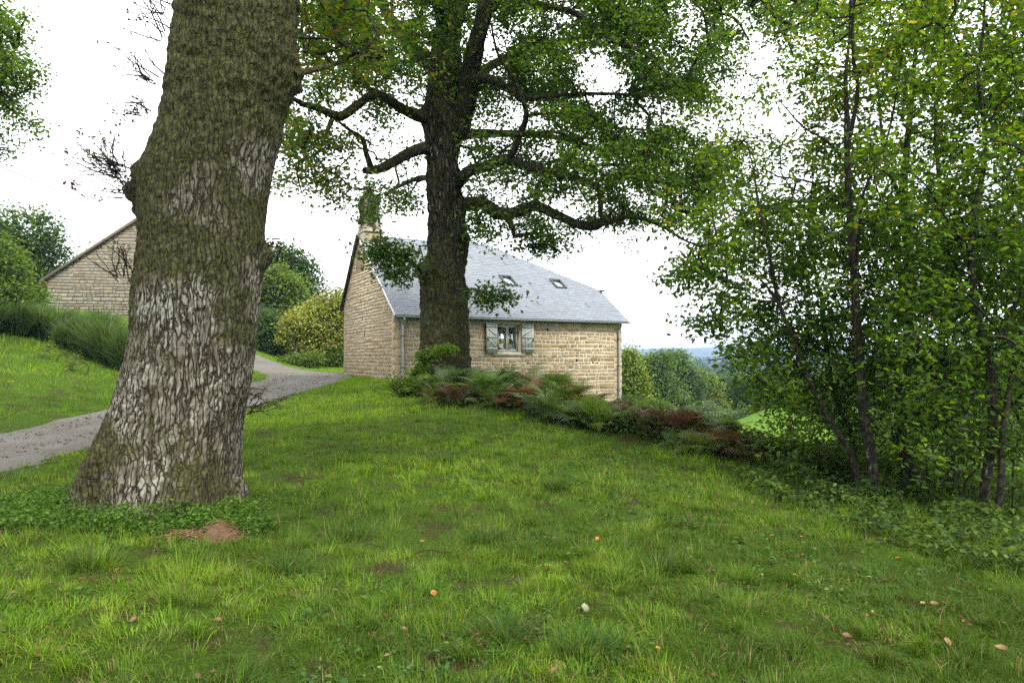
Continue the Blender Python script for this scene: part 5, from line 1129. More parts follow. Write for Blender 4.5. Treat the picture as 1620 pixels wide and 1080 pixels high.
FE = [
 (648, 628, 17.2, .62, 7, ['bright', 'green'], 'small bright fern at the left foot of the spreading oak'),
 (672, 640, 16.4, .75, 8, ['green', 'bright'], 'green fern leaning against the left side of the spreading oak, its tips yellowish'),
 (705, 645, 15.6, .95, 10, ['grey', 'green', 'brown'], 'big grey green fern right in front of the spreading oak trunk'),
 (735, 640, 16.0, .90, 9, ['grey', 'green'], 'fern with drooping grey green fronds at the right foot of the oak'),
 (690, 662, 14.8, .70, 8, ['brown', 'olive', 'grey'], 'brown withered fern below the spreading oak trunk'),
 (722, 668, 14.4, .72, 8, ['brown', 'grey', 'brown'], 'dead brown fern below the right side of the oak trunk'),
 (752, 640, 16.4, .80, 8, ['green'], 'dark green fern between the oak and the house window'),
 (768, 660, 14.8, .85, 9, ['green', 'grey', 'bright'], 'mixed green fern in the bank below the house window'),
 (790, 672, 14.1, .75, 8, ['brown', 'rust', 'green'], 'rust brown fern low in the bank below the house window'),
 (800, 640, 16.2, .90, 9, ['green', 'grey'], 'grey green fern against the wall line below the right shutter'),
 (833, 632, 16.6, 1.0, 10, ['bright', 'green'], 'tall bright green fern topping the bank in front of the house wall'),
 (828, 668, 14.2, .80, 9, ['rust', 'brown', 'green'], 'reddish brown fern in the dense middle of the bank'),
 (850, 655, 15.0, .85, 9, ['grey', 'green', 'brown'], 'dusky fern under the tall bright green one'),
 (868, 690, 13.2, .95, 11, ['green', 'grey'], 'large arching fern with shiny grey green fronds in the middle of the bank'),
 (880, 645, 15.8, .95, 9, ['green', 'bright'], 'green fern leaning right before the house wall'),
 (905, 660, 14.8, .85, 9, ['green', 'rust'], 'half turned fern below the putlog holes of the wall'),
 (905, 690, 13.3, .75, 9, ['olive', 'green', 'brown'], 'olive fern edging the bright grass'),
 (930, 668, 14.3, .85, 9, ['rust', 'brown', 'rust'], 'deep rust fern near the right corner of the house'),
 (955, 672, 14.2, .80, 9, ['rust', 'brown'], 'rust fern right below the far downpipe'),
 (945, 702, 12.8, .85, 10, ['bright', 'bright', 'green'], 'flat bright yellow green fern on the bank below the house corner'),
 (975, 700, 12.9, .75, 9, ['bright', 'green'], 'light green fern just right of the flat bright one'),
 (990, 690, 13.5, .70, 8, ['brown', 'rust', 'green'], 'brown tipped fern beyond the house corner'),
 (1020, 700, 13.0, .65, 8, ['green', 'brown'], 'small green and brown fern right of the house corner'),
 (1048, 712, 12.2, .75, 9, ['rust', 'rust', 'brown'], 'red brown fern on the low bank in front of the valley trees'),
 (1082, 714, 12.0, .80, 10, ['rust', 'rust', 'brown'], 'widest red brown fern, against the bright field beyond'),
 (1072, 735, 10.9, .55, 8, ['green', 'green'], 'short upright green fern before the red brown ferns'),
 (1105, 740, 10.6, .62, 8, ['olive', 'bright'], 'pale green fern standing upright like a feather in the bank'),
 (1110, 722, 11.5, .70, 8, ['rust', 'olive'], 'thin russet fern below the edge of the field'),
 (1150, 740, 10.8, .62, 8, ['brown', 'rust', 'olive'], 'withered fern where the bank flattens towards the trees'),
 (1185, 750, 10.2, .55, 8, ['rust', 'brown'], 'flattened rust fern near the thin leaning tree'),
 (1150, 715, 12.2, .75, 9, ['green', 'bright'], 'leafy green fern beyond the withered one, before the field'),
 (1220, 748, 10.4, .62, 8, ['green', 'green', 'olive'], 'green fern left of the leaning tree foot'),
 (1130, 700, 13.5, .80, 9, ['bright', 'green'], 'yellow green fern silhouetted on the field edge')]
for f_ in FE: fern(*f_)
# undergrowth beneath the ferns, brambles to the right, weeds at the oak's foot
def cover(name, label, x, y, hmax, L0, L1, cols, wts, seed, mat=SHRUBLEAF, kind=6, flat=.6, stems=True, drop=.2):
    rg = np.random.default_rng(seed); n = len(x); lump = np.clip(.55 + .8 * n2(x, y, 1.4, seed, 3), .12, 1.2)
    if name in ('brambles', 'nettles'):
        k_ = n2(x, y, 1.7, seed + 50, 3) > -.16; x, y, lump = x[k_], y[k_], lump[k_]; n = len(x)
    hh = hmax * lump * rg.random(n) ** .6; z = H(x, y) + hh; l = rg.uniform(L0, L1, n)
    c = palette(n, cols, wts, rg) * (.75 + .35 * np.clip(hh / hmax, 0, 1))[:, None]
    v, Fs, cc = leaves(np.stack([x, y, z], 1), l, l * rg.uniform(.45, .7, n), c, droop=drop, flat=flat, kind=kind, rng=rg)
    o = link(name, mesh(name, v, Fs, mat, cc), kind='stuff', label=label); return o
def poly_pts(poly, n, rg):
    """uniform points inside a ground polygon given in world x,y"""
    p = np.array(poly); lo, hi = p.min(0), p.max(0); out = []
    while sum(map(len, out)) < n:
        q = rg.uniform(lo, hi, (n, 2)); ins = np.zeros(n, bool); j = len(p) - 1
        for i in range(len(p)):
            c_ = ((p[i, 1] > q[:, 1]) != (p[j, 1] > q[:, 1])) & (q[:, 0] < (p[j, 0] - p[i, 0]) * (q[:, 1] - p[i, 1]) / (p[j, 1] - p[i, 1] + 1e-12) + p[i, 0]); ins ^= c_; j = i
        out.append(q[ins])
    q = np.concatenate(out)[:n]; return q[:, 0], q[:, 1]
rg = np.random.default_rng(5)
def px_poly(l): return [P(a, b, c)[:2] for a, b, c in l]
k = rng.integers(0, len(FERN_XY) - 1, 15000); u = rng.random(15000)[:, None]; q = FERN_XY[k] * (1 - u) + FERN_XY[k + 1] * u + rng.normal(0, .42, (15000, 2)) + np.array([.15, .35])
cover('undergrowth', 'low tangle of leaves beneath the bracken', q[:, 0], q[:, 1], .55, .05, .10, [(0.05, 0.10, 0.02), (0.09, 0.06, 0.025), (0.04, 0.075, 0.02), (.10, .13, .03)], [5, 2, 3, 2], 6)
bx, by = poly_pts(px_poly([(1230, 770, 9.5), (1160, 790, 8.6), (1300, 828, 7.0), (1450, 880, 5.9), (1640, 960, 4.8), (1900, 960, 4.9), (1900, 790, 10), (1560, 760, 12), (1300, 740, 12)]), 24000, rg)
cover('brambles', 'dark green bramble cover beneath the right hand trees', bx, by, .34, .045, .085, [(0.050, 0.095, 0.022), (0.070, 0.125, 0.025), (0.036, 0.070, 0.020), (0.12, .17, .03)], [4, 4, 3, 2], 7)
bx, by = poly_pts(px_poly([(1250, 745, 11.5), (1330, 760, 11), (1700, 780, 10.5), (1800, 740, 16), (1330, 705, 18)]), 9000, rg)
cover('thicket_floor', 'weedy growth sloping down beyond the trees', bx, by, .5, .06, .12, [(0.05, 0.10, 0.02), (0.09, 0.14, 0.025), (.12, .08, .03)], [5, 3, .6], 8)
bx, by = poly_pts(px_poly([(-120, 800, 6.6), (60, 775, 7.0), (400, 790, 6.6), (440, 815, 6.05), (400, 835, 5.75), (290, 838, 5.7), (150, 852, 5.5), (30, 858, 5.5), (-150, 850, 5.5)]), 13000, rg)
ok = np.hypot(bx - OAK1[0], by - Z1) > .80; cover('nettles', 'fresh green weeds crowding the foot of the old oak', bx[ok], by[ok], .23, .020, .045, [(0.070, 0.15, 0.022), (0.11, 0.20, 0.028), (0.050, 0.10, 0.020)], [4, 3, 3], 9)
# broad leaved weeds and clover through the turf
n = 9000; th = rg.uniform(-rad(46), rad(46), n); r = np.sqrt(rg.uniform(2.3 ** 2, 12.5 ** 2, n)); x, y = r * np.sin(th), r * np.cos(th); kp = (pdist(x, y) > .1) & (n2(x, y, .9, 41, 3) > .04) & (np.hypot(x - OAK1[0], y - Z1) > .85); x, y = x[kp], y[kp]
x = np.repeat(x, 4) + rg.normal(0, .03, len(x) * 4); y = np.repeat(y, 4) + rg.normal(0, .03, len(y) * 4)
cover('clover', 'small broad leaved weeds scattered in the turf', x, y, .075, .022, .048, [(0.06, 0.135, 0.028), (0.09, 0.165, 0.04), (0.05, 0.10, 0.03)], [4, 3, 3], 10, flat=.85, drop=.0)
n = 14000; th = rg.uniform(-rad(46), rad(46), n); r = np.sqrt(rg.uniform(2.3 ** 2, 13 ** 2, n)); x, y = r * np.sin(th), r * np.cos(th); kp = (pdist(x, y) > -.2) & (n2(x, y, .7, 43, 3) > -.02) & (np.hypot(x - OAK1[0], y - Z1) > .85); x, y = x[kp], y[kp]
cover('leaf_litter', 'brown crumbs of dead leaves in the turf', x, y, .05, .02, .05, [(0.13, 0.075, 0.04), (0.18, 0.11, 0.06), (0.08, .05, .03)], [4, 3, 3], 12, flat=.9, drop=.0, kind=4)
# longer grass clumps
TUFTS = [(765, 860, 5.9, 'dense dark green grass clump in the middle of the lawn'), (560, 845, 6.0, 'long leaved grass clump right of the straw mound'), (880, 770, 7.9, 'rounded dark grass clump on the slope above the middle'), (140, 900, 4.9, 'coarse long grass clump left of the middle foreground'), (700, 745, 9.2, 'grass clump on the bright part of the slope below the ferns'), (1218, 752, 9.6, 'tall drooping grass clump at the fern end near the leaning tree'), (1040, 900, 5.2, 'loose grass clump among fallen leaves right of centre'), (450, 900, 5.0, 'fine leaved grass clump in the front left lawn'), (800, 1010, 3.9, 'low grass clump close to the lower edge'), (930, 1040, 3.7, 'long narrow bladed grass clump beside orange leaf at the lower edge')]
for (a, b, c, lab) in TUFTS:
    p = P(a, b, c); n = 260; s = .16 if a != 1218 else .28; x = rg.normal(p[0], s * .5, n); y = rg.normal(p[1], s * .5, n); az = np.arctan2(y - p[1], x - p[0])
    ln = rg.uniform(.10, .24, n) * (1.6 if a == 1218 else 1); col = palette(n, [(0.045, 0.10, 0.02), (0.07, 0.14, 0.025), (.18, .17, .07)], [5, 4, .8], rg)
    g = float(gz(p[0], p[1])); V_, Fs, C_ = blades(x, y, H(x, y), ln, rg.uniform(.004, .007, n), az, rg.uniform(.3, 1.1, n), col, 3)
    o = link('grass_clump', mesh('grass_clump', V_ - np.array([p[0], p[1], g]), Fs, LEAF, C_), loc=(p[0], p[1], g), label=lab, category='grass clump', group='grass clumps in the lawn')
# fallen leaves, one by one
FL = [(686, 942, 'orange'), (480, 0, None), (612, 1042, 'ochre'), (1041, 1030, 'orange'), (1206, 912, 'yellow'), (1257, 912, 'yellow'), (926, 966, 'pale'), (1222, 848, 'yellow'), (1420, 884, 'orange'), (1584, 1030, 'ochre'), (1460, 957, 'yellow'), (1478, 958, 'ochre'), (1100, 843, 'pale'), (1375, 915, 'yellow'), (945, 854, 'orange'), (668, 858, 'ochre'), (1268, 850, 'orange'), (1226, 830, 'ochre'), (1090, 786, 'pale'), (1190, 795, 'yellow'), (1330, 820, 'yellow'), (600, 1062, 'pale'), (878, 1066, 'brown'), (775, 830, 'brown'), (1150, 832, 'brown'), (1290, 870, 'brown'), (640, 1000, 'brown'), (345, 985, 'brown'), (560, 970, 'brown'), (1000, 1000, 'brown'), (1340, 1010, 'brown'), (1500, 1020, 'ochre'), (1540, 880, 'yellow'), (1590, 990, 'brown'), (210, 985, 'brown'), (768, 1020, 'brown'), (1130, 905, 'brown'), (1382, 972, 'orange'), (305, 862, 'pale'), (1090, 870, 'brown')]
LC = {'orange': (0.36, 0.14, 0.02), 'ochre': (0.20, 0.12, 0.04), 'yellow': (0.30, 0.22, 0.04), 'pale': (0.17, 0.19, 0.10), 'brown': (0.14, 0.07, 0.035)}
LMATS = {k_: plain(f'dead_leaf_{k_}', c, .7, 0, .12, 40, .2) for k_, c in LC.items()}
def whereabouts(px, py):
    v = 'at the lower edge' if py > 1020 else 'in the front lawn' if py > 930 else 'in the lawn\'s middle' if py > 850 else 'on the upper slope'
    h_ = 'below the old oak' if px < 430 else 'left of centre' if px < 740 else 'right of centre' if px < 1060 else 'below the leaning tree' if px < 1320 else 'towards the brambles'
    return v, h_
seen = {}
for (a, b, kk) in FL:
    if not kk: continue
    d = ray(a, b + 4); z_ = 6.0
    for _ in range(30): pt = EYE + d * z_; gg = gz(pt[0], pt[1]); z_ += (pt[2] - gg) / max(1e-3, -d[2] + .02) * .7
    p = EYE + d * z_; s = rg.uniform(.015, .024) * (1.35 if (a, b) in ((686, 942), (926, 966), (1584, 1030)) else 1)
    an = rg.uniform(0, 6.28); ux = np.array([math.cos(an), math.sin(an), rg.uniform(-.25, .45)]); uy = np.array([-math.sin(an), math.cos(an), rg.uniform(-.3, .5)]); V_ = []
    prof = [(-1, 0), (-.75, .25), (-.3, .55), (.1, .62), (.55, .42), (1, 0), (.55, -.42), (.1, -.62), (-.3, -.55), (-.75, -.25)]
    for (q1, q2) in prof: V_.append(ux * q1 * s * 1.25 + uy * q2 * s * 1.25 + np.array([0, 0, .012 + .5 * s * abs(q2) + .2 * s * q1 * q1]))
    V_ = np.array(V_); V2 = np.concatenate([V_, V_ - [0, 0, .0012]]); i = np.arange(10); j = (i + 1) % 10
    v_, h_ = whereabouts(a, b); key = (kk, v_, h_); seen[key] = seen.get(key, 0) + 1; ordn = {1: '', 2: ' beside a grass blade', 3: ' further along'}
    o = link('fallen_leaf', mesh('fallen_leaf', V2, [np.stack([i, j, j + 10, i + 10], 1), i[None], (i[::-1] + 10)[None]], LMATS[kk]), loc=(p[0], p[1], gz(p[0], p[1]) + .02), category='leaf', group='fallen leaves on the lawn')
    o['label'] = f'{kk} fallen leaf {v_}, {h_}'; o['_px'] = a
# leaves that would share a label are told apart by which is nearer the left
bylab = {}
for o in SC.objects:
    if o.get('_px') is not None: bylab.setdefault(o['label'], []).append(o)
for lab, os_ in bylab.items():
    os_.sort(key=lambda o: o['_px'])
    if len(os_) > 1:
        wds = ['leftmost', 'rightmost'] if len(os_) == 2 else ['leftmost', 'middle', 'rightmost'] if len(os_) == 3 else ['leftmost', 'second from left', 'third from left', 'rightmost']
        for o, w_ in zip(os_, wds): o['label'] = f'{w_} ' + lab
    for o in os_: del o['_px']
# straw mound by the oak
p = P(345, 842, 5.75); g = gz(p[0], p[1]); mound = thing('straw_mound', 'small heap of brown dry clippings in the grass below the old oak', 'mound', (p[0], p[1], g))
n_ = 24; u = np.linspace(0, 1, 10)[:, None]; th = np.linspace(0, 6.283, n_, endpoint=False)[None]; rr_ = .145 * u * (1 + .15 * np.sin(th * 3 + 1)); V_ = np.stack([rr_ * np.cos(th) * 1.15, rr_ * np.sin(th), (.13 * (1 - u ** 1.7) + 0 * th - .02) * (1 + .1 * np.sin(th * 5))], -1).reshape(-1, 3)
i = np.arange(9)[:, None] * n_; j = np.arange(n_)[None]; j2 = (j + 1) % n_
V_ += .012 * np.stack([perlin(V_ * 30, 3), perlin(V_ * 30, 5), perlin(V_ * 30, 6)], 1)
link('mound_body', mesh('mound_body', V_, np.stack([i + j, i + j2, i + n_ + j2, i + n_ + j], -1).reshape(-1, 4), plain('dry_clippings', (0.12, 0.068, 0.038), .95, 0, .35, 30, .8), smooth=True), mound)
n = 900; a = rg.uniform(0, 6.283, n); r = .21 * np.sqrt(rg.random(n)); x = r * np.cos(a) * 1.2; y = r * np.sin(a); z = np.clip(.13 * (1 - (r / .17) ** 1.7), -.0, 1); A_ = np.stack([x, y, z], 1); d = norm(rg.normal(0, 1, (n, 3)) * [1, 1, .35]); l = rg.uniform(.02, .06, (n, 1))
v, f = segs(A_, A_ + d * l + [0, 0, .01], np.full(n, .0016), np.full(n, .001), 3); link('straw', mesh('straw', v, f, plain('straw', (0.20, 0.115, 0.06), .9)), mound, kind='stuff')
p = P(300, 842, 5.7); g = gz(p[0], p[1]); n = 260; A_ = np.stack([rg.normal(p[0], .14, n), rg.normal(p[1], .08, n), np.full(n, g + .02)], 1) ; A_[:, 2] = H(A_[:, 0], A_[:, 1]) + rg.uniform(.01, .05, n); d = norm(rg.normal(0, 1, (n, 3)) * [1, 1, .2]); v, f = segs(A_, A_ + d * rg.uniform(.02, .07, (n, 1)), np.full(n, .003), np.full(n, .002), 3)
link('clippings', mesh('clippings', v, f, plain('old_clippings', (0.22, 0.13, 0.07), .9)), kind='stuff', label='thin scatter of dry clippings left of the straw mound')
for (a, b, c, ln, lab) in ((1400 / 2.025, 885, 5.4, .35, 'thin dead twig lying in the grass in the centre of the lawn'), (590, 870, 5.6, .2, 'short curved twig left of the middle grass clump'), (480, 770, 8.0, .4, 'crooked dark stick in the grass right of the old oak')):
    p = P(a, b, c); g = gz(p[0], p[1]); w = np.array([(-ln / 2, 0, .05, .006), (-ln / 6, .03, .07, .005), (ln / 6, -.01, .06, .004), (ln / 2, .05, .05, .002)]); v, f, pl, ms = limb(w, 16, 6, .1, 20)
    link('twig', mesh('twig', v, f, BARK3, attrs={'plate': pl, 'moss': ms}), loc=(p[0], p[1], g), label=lab, category='twig', group='dead twigs on the lawn')

# ------------------------------------------------------------------ broad crowned trees and bushes farther off
rng = np.random.default_rng(81)
def clump_tree(name, label, cat, base, lobes, n_cl, per, ls, cols, wts, trunk_r=.2, spread=.5, group=None, bare=False, stems=1, mat=None, fuzz=0.0, kind=4, seed=0):
    """base (x,y,z); lobes: (cx,cy,cz,rx,ry,rz) crown masses; leaves in clumps over and through them"""
    rg = np.random.default_rng(seed + int(abs(base[0] * 13 + base[1] * 7)))
    root = thing(name, label, cat, base, group=group); lob = np.array(lobes, float); vol = (lob[:, 3] * lob[:, 4] * lob[:, 5]) ** .67; k = rg.choice(len(lob), n_cl, p=vol / vol.sum())
    d = norm(rg.normal(size=(n_cl, 3))); rr_ = rg.uniform(.45, 1.0, n_cl)[:, None] ** .5; T = lob[k, :3] + d * lob[k, 3:] * rr_ * (1 + .22 * perlin(d * 2.5 + k[:, None], seed)[:, None])
    T[:, 2] += max(0, base[2] + .1 - (lob[:, 2] - lob[:, 5] * .4).min()); T = T[T[:, 2] > base[2] + .05]
    nod = []
    for s in range(stems):
        top = lob[:, :3].mean(0) + rg.normal(0, .3, 3) * lob[:, 3:].mean() * (stems > 1); b0 = np.array(base) + [0, 0, -.3] + (rg.normal(0, .25, 3) * [1, 1, 0] if stems > 1 else 0)
        w = np.array([[*b0, trunk_r * 1.25], [*(b0 + (top - b0) * .25 + rg.normal(0, .15, 3)), trunk_r], [*(b0 + (top - b0) * .6 + rg.normal(0, .3, 3)), trunk_r * .7], [*top, trunk_r * .4]])
        v, f, pl, ms = limb(w, 26, 9, .06, 1.5, 0, .3, seed + s); nm = 'trunk' if cat == 'tree' else 'stem'; under(nm, mesh(nm, v, f, BARK3, attrs={'plate': pl, 'moss': ms}, smooth=True), root); nod.append(spline(w, 20)[6:, :3])
    nod = np.concatenate(nod); sub = rg.permutation(len(T))[:min(len(T), 260)]
    A, B, ra, rb, td = grow(nod, T[sub], .7, rg, .1, .012, trunk_r * .45)
    if len(A): v, f = segs(A, B, ra, rb, 3); under('branches', mesh('branches', v, f, BARK3, attrs={'plate': np.full(len(v), .3), 'moss': np.full(len(v), .2)}), root, kind='stuff')
    n = len(T) * per; C_ = np.repeat(T, per, 0) + rg.normal(0, 1, (n, 3)) * spread * [1, 1, .7]; tone = np.repeat(rg.uniform(.72, 1.25, len(T)), per)[:, None] * np.repeat(1 + .35 * perlin(T * .35, 5), per)[:, None]
    col = palette(n, cols, wts, rg) * tone; v, Fs, c = leaves(C_, rg.uniform(ls * .7, ls * 1.3, n), rg.uniform(ls * .45, ls * .75, n) if kind != 3 else np.full(n, ls * .1), np.clip(col, 0, 1), droop=-.6 if kind == 3 else .2, flat=.3 if kind == 3 else .5, kind=kind, rng=rg)
    under('crown' if cat == 'tree' else 'foliage', mesh('crown', v, Fs, mat or SHRUBLEAF, c), root); return root
def at(px, py, Z): p = P(px, py, Z); return p
def lobes(spec, Z, dz=None):
    """(px, py, rx px, rz px) at depth Z -> crown masses"""
    out = []
    for s in spec:
        zz = Z + (s[4] if len(s) > 4 else 0); p = P(s[0], s[1], zz); k = zz / F; out.append((p[0], p[1], p[2], s[2] * k, s[2] * k * .9, s[3] * k))
    return out
def gb(px, Z): x = (px - 810) / F * Z; return (x, Z, gz(x, Z))
DG = [(0.030, 0.062, 0.018), (0.042, 0.085, 0.022), (0.060, 0.105, 0.026)]; MG = [(0.07, 0.125, 0.026), (0.10, 0.165, 0.032), (0.14, 0.20, 0.038)]; YG = [(0.23, 0.25, 0.06), (0.29, 0.285, 0.08), (0.18, 0.22, 0.05)]; BG = [(0.085, 0.14, 0.06), (0.11, 0.165, 0.08), (0.07, 0.12, 0.05)]
clump_tree('ash_tree', 'bushy dark tree behind the barn eave at the left edge', 'tree', gb(35, 48), lobes([(40, 370, 48, 42), (-20, 400, 60, 60), (75, 410, 36, 40), (30, 440, 70, 40), (-60, 350, 60, 50)], 48), 700, 28, .28, DG + MG, [2, 3, 2, 2, 2, 1], .25, .42, seed=1)
clump_tree('hazel_bush', 'light green bush at the left edge below the barn tree', 'bush', gb(-10, 30), lobes([(-5, 420, 42, 48), (-40, 450, 50, 50), (10, 470, 50, 25)], 30), 380, 30, .16, MG, [2, 3, 2], .07, .28, stems=3, seed=2)
clump_tree('edge_tree', 'tree reaching in from the left edge, leafy sprays against the sky', 'tree', gb(-330, 17), lobes([(-60, 110, 105, 55), (-90, 60, 120, 90), (-10, 190, 62, 42), (5, 120, 58, 30), (-150, 0, 160, 120), (-140, 180, 110, 60), (-35, 235, 30, 14)], 17), 800, 34, .11, MG + DG, [3, 3, 1, 1, 1, 1], .22, .20, seed=3, mat=OAKLEAF)
clump_tree('tall_tree', 'tall dark green tree behind the bend of the track', 'tree', gb(430, 62), lobes([(440, 430, 46, 40), (400, 440, 60, 50), (480, 430, 22, 20), (496, 450, 14, 22), (450, 480, 60, 50), (350, 430, 60, 60), (462, 412, 24, 16)], 62), 800, 28, .34, DG + MG, [3, 4, 3, 1, 1, .3], .35, .5, seed=4)
clump_tree('oak_tree', 'yellowing green tree in front of the tall dark one', 'tree', gb(425, 56), lobes([(432, 450, 34, 34), (405, 470, 40, 40), (455, 470, 30, 30)], 56), 420, 28, .28, MG + YG[:1], [2, 3, 3, 1.5], .25, .45, seed=5)
clump_tree('willow_shrub', 'big rounded yellow green willow beside the house gable', 'bush', gb(512, 44), lobes([(512, 520, 44, 42), (488, 515, 38, 36), (530, 500, 34, 36), (540, 530, 34, 34), (470, 530, 26, 28), (515, 555, 45, 22), (530, 475, 20, 16)], 44), 700, 40, .19, YG + MG[:1] + [(0.17, .13, .05)], [3, 3, 2, 1, .8], .10, .30, stems=5, seed=6)
clump_tree('dark_shrub', 'dark green shrub between the old oak and the willow', 'bush', gb(428, 46), lobes([(425, 545, 24, 30), (410, 555, 26, 26), (440, 560, 20, 20), (430, 520, 14, 14)], 46), 420, 34, .17, DG + MG[:1], [3, 3, 2, 1], .08, .26, stems=3, seed=7)
clump_tree('blue_shrub', 'blue green conifer like shrub above the dark shrub', 'bush', gb(415, 52), lobes([(414, 510, 22, 24), (425, 525, 18, 18)], 52), 200, 30, .2, BG, [2, 2, 1], .08, .3, stems=2, seed=8)
clump_tree('low_shrub', 'low leafy shrub at the foot of the willow', 'bush', gb(480, 41), lobes([(470, 572, 16, 10), (492, 570, 16, 9), (448, 575, 12, 8)], 41), 160, 30, .13, MG, [1, 2, 2], .03, .18, stems=3, seed=9)
clump_tree('low_shrub', 'low green shrub under the willow close to the gable corner', 'bush', gb(532, 43), lobes([(533, 562, 14, 18), (520, 572, 16, 10)], 43), 160, 30, .13, MG + DG[:1], [1, 2, 2, 1], .03, .18, stems=3, seed=10)
# broom bushes up the left bank
BR = [(-30, 505, 21, 42, 46), (20, 505, 22, 34, 38), (62, 510, 23, 36, 36), (108, 530, 22.5, 30, 40), (140, 535, 22, 32, 44), (172, 545, 21.5, 28, 44), (196, 555, 21, 24, 40), (215, 560, 21, 24, 36), (90, 500, 27, 40, 28), (160, 510, 27, 36, 30), (245, 555, 23, 26, 36), (-75, 500, 20, 40, 48)]
BL = ['broom bush cut by the left edge of the picture', 'second broom bush from the left edge, tall and soft', 'broom bush below the barn corner', 'broom bush below the middle of the barn wall, pale tipped', 'broom bush in the middle of the row below the barn', 'dark full broom bush second from the old oak', 'dark broom bush touching the outline of the old oak', 'broom bush mostly behind the old oak trunk', 'broom bush of the back row before the barn corner', 'broom bush of the back row before the barn wall', 'broom bush behind the old oak, seen past neither side', 'broom bush just outside the left edge']
for (a, b, c, w, h), lab in zip(BR, BL):
    if a < -60 or a > 230: continue
    zg_ = gb(a, c); top = P(a, b - h, c)[2]; hgt = max(.9, top - zg_[2]); rg = np.random.default_rng(a + 400); n = 2600; root = thing('broom_bush', lab, 'bush', zg_, group='broom bushes on the left bank'); R0 = w * c / F
    ang = rg.uniform(0, 6.283, n); r = np.sqrt(rg.random(n)); x = R0 * .55 * r * np.cos(ang); y = R0 * .55 * r * np.sin(ang); k__ = rg.integers(0, 9, n); ln = hgt * rg.uniform(.35, 1.0, n) * rg.uniform(.6, 1.2, 9)[k__] * (1 - .3 * r * r); ang = rg.uniform(0, 6.283, 9)[k__] + rg.normal(0, .5, n); x = R0 * .55 * r * np.cos(ang); y = R0 * .55 * r * np.sin(ang); lean = .18 + .5 * r
    base = rg.uniform(0, .45, n) * hgt; V_, Fs, C_ = blades(x, y, base * .9, ln - base * .5, rg.uniform(.022, .045, n), ang, lean, palette(n, [(0.075, 0.13, 0.050), (0.10, 0.165, 0.06), (0.055, 0.10, 0.04), (.15, .19, .08)], [4, 4, 2, 1.5], rg), 2)
    link('foliage', mesh('foliage', V_, Fs, LEAF, C_), root)
    A_ = np.stack([x[:90] * .3, y[:90] * .3, np.full(90, -.1)], 1); B_ = np.stack([x[:90] * 1.2, y[:90] * 1.2, ln[:90] * .6], 1); v, f = segs(A_, B_, np.full(90, .012), np.full(90, .005), 4); link('stem', mesh('stem', v, f, BARK3, attrs={'plate': np.full(len(v), .3), 'moss': np.full(len(v), .3)}), root)
for (a, b, c, lab) in ((75, 545, 19.5, 'pale thistle like weed on the grassy bank, left one'), (115, 570, 19, 'pale yellowish seedling tree on the bank below the broom')):
    g_ = gb(a, c); clump_tree('bank_weed', lab, 'plant', g_, [(g_[0], g_[1], g_[2] + .25, .16, .16, .24)], 16, 10, .07, [(0.16, 0.19, 0.06), (.10, .15, .04), (.2, .17, .06)], [3, 3, 1], .012, .12, stems=2, seed=11)
# young growth at the left foot of the second oak
g_ = gb(668, 16.9); clump_tree('young_maple', 'bright yellow green seedling climbing at the left foot of the spreading oak', 'plant', g_, lobes([(668, 600, 10, 14), (680, 584, 14, 8), (660, 625, 12, 14), (705, 576, 16, 4), (650, 640, 14, 8)], 16.8), 90, 16, .10, [(0.14, 0.22, 0.03), (.10, .18, .03)], [2, 2], .012, .09, stems=3, seed=12, mat=TREELEAF)
g_ = gb(636, 17.2); clump_tree('low_shrub', 'low green weed clump left of the spreading oak trunk', 'plant', g_, lobes([(632, 632, 16, 10), (645, 640, 16, 8)], 17), 70, 20, .07, MG, [2, 2, 2], .01, .12, stems=3, seed=13)
# ivy on the chimney
root = thing('ivy', 'ivy smothering the chimney of the stone house', 'ivy', (0, 0, 0)); rg = np.random.default_rng(4); n = 2600
cc = np.array([.40, 5.05]); a = rg.uniform(0, 6.283, n); t = rg.random(n); rad_ = (.42 + .1 * np.sin(a * 3 + t * 7) + .08 * rg.normal(size=n)) * np.where(t > .93, .7, 1); lx_, ly_, lz_ = cc[0] + rad_ * np.cos(a) * .85, cc[1] + rad_ * np.sin(a) * 1.15, 7.62 + t * 1.30 - .25 * (rg.random(n) < .2)
W = np.stack([HC[0] + HA[0] * lx_ + HB[0] * ly_, HC[1] + HA[1] * lx_ + HB[1] * ly_, lz_], 1); v, Fs, c = leaves(W, rg.uniform(.08, .15, n), rg.uniform(.06, .11, n), palette(n, DG + MG[:1] + [(.12, .10, .04)], [2, 3, 2, 1, 1], rg), kind=6, rng=rg); link('foliage', mesh('foliage', v, Fs, SHRUBLEAF, c), root)
tpv = np.array([HC[0] + HA[0] * .4 + HB[0] * 5.05, HC[1] + HA[1] * .4 + HB[1] * 5.05, 8.7]); E_ = tpv + rg.normal(0, 1, (9, 3)) * [.15, .15, .1] + [0, 0, .5]; v, f = segs(np.tile(tpv, (9, 1)), E_, np.full(9, .02), np.full(9, .006), 4); link('stem', mesh('stem', v, f, BARK3, attrs={'plate': np.full(len(v), .3), 'moss': np.full(len(v), .3)}), root)
pts = np.repeat(E_, 26, 0) + rg.normal(0, .09, (234, 3)); v, Fs, c = leaves(pts, rg.uniform(.08, .14, 234), rg.uniform(.06, .1, 234), palette(234, DG, [2, 3, 2], rg), kind=6, rng=rg); link('spray', mesh('spray', v, Fs, SHRUBLEAF, c), root)

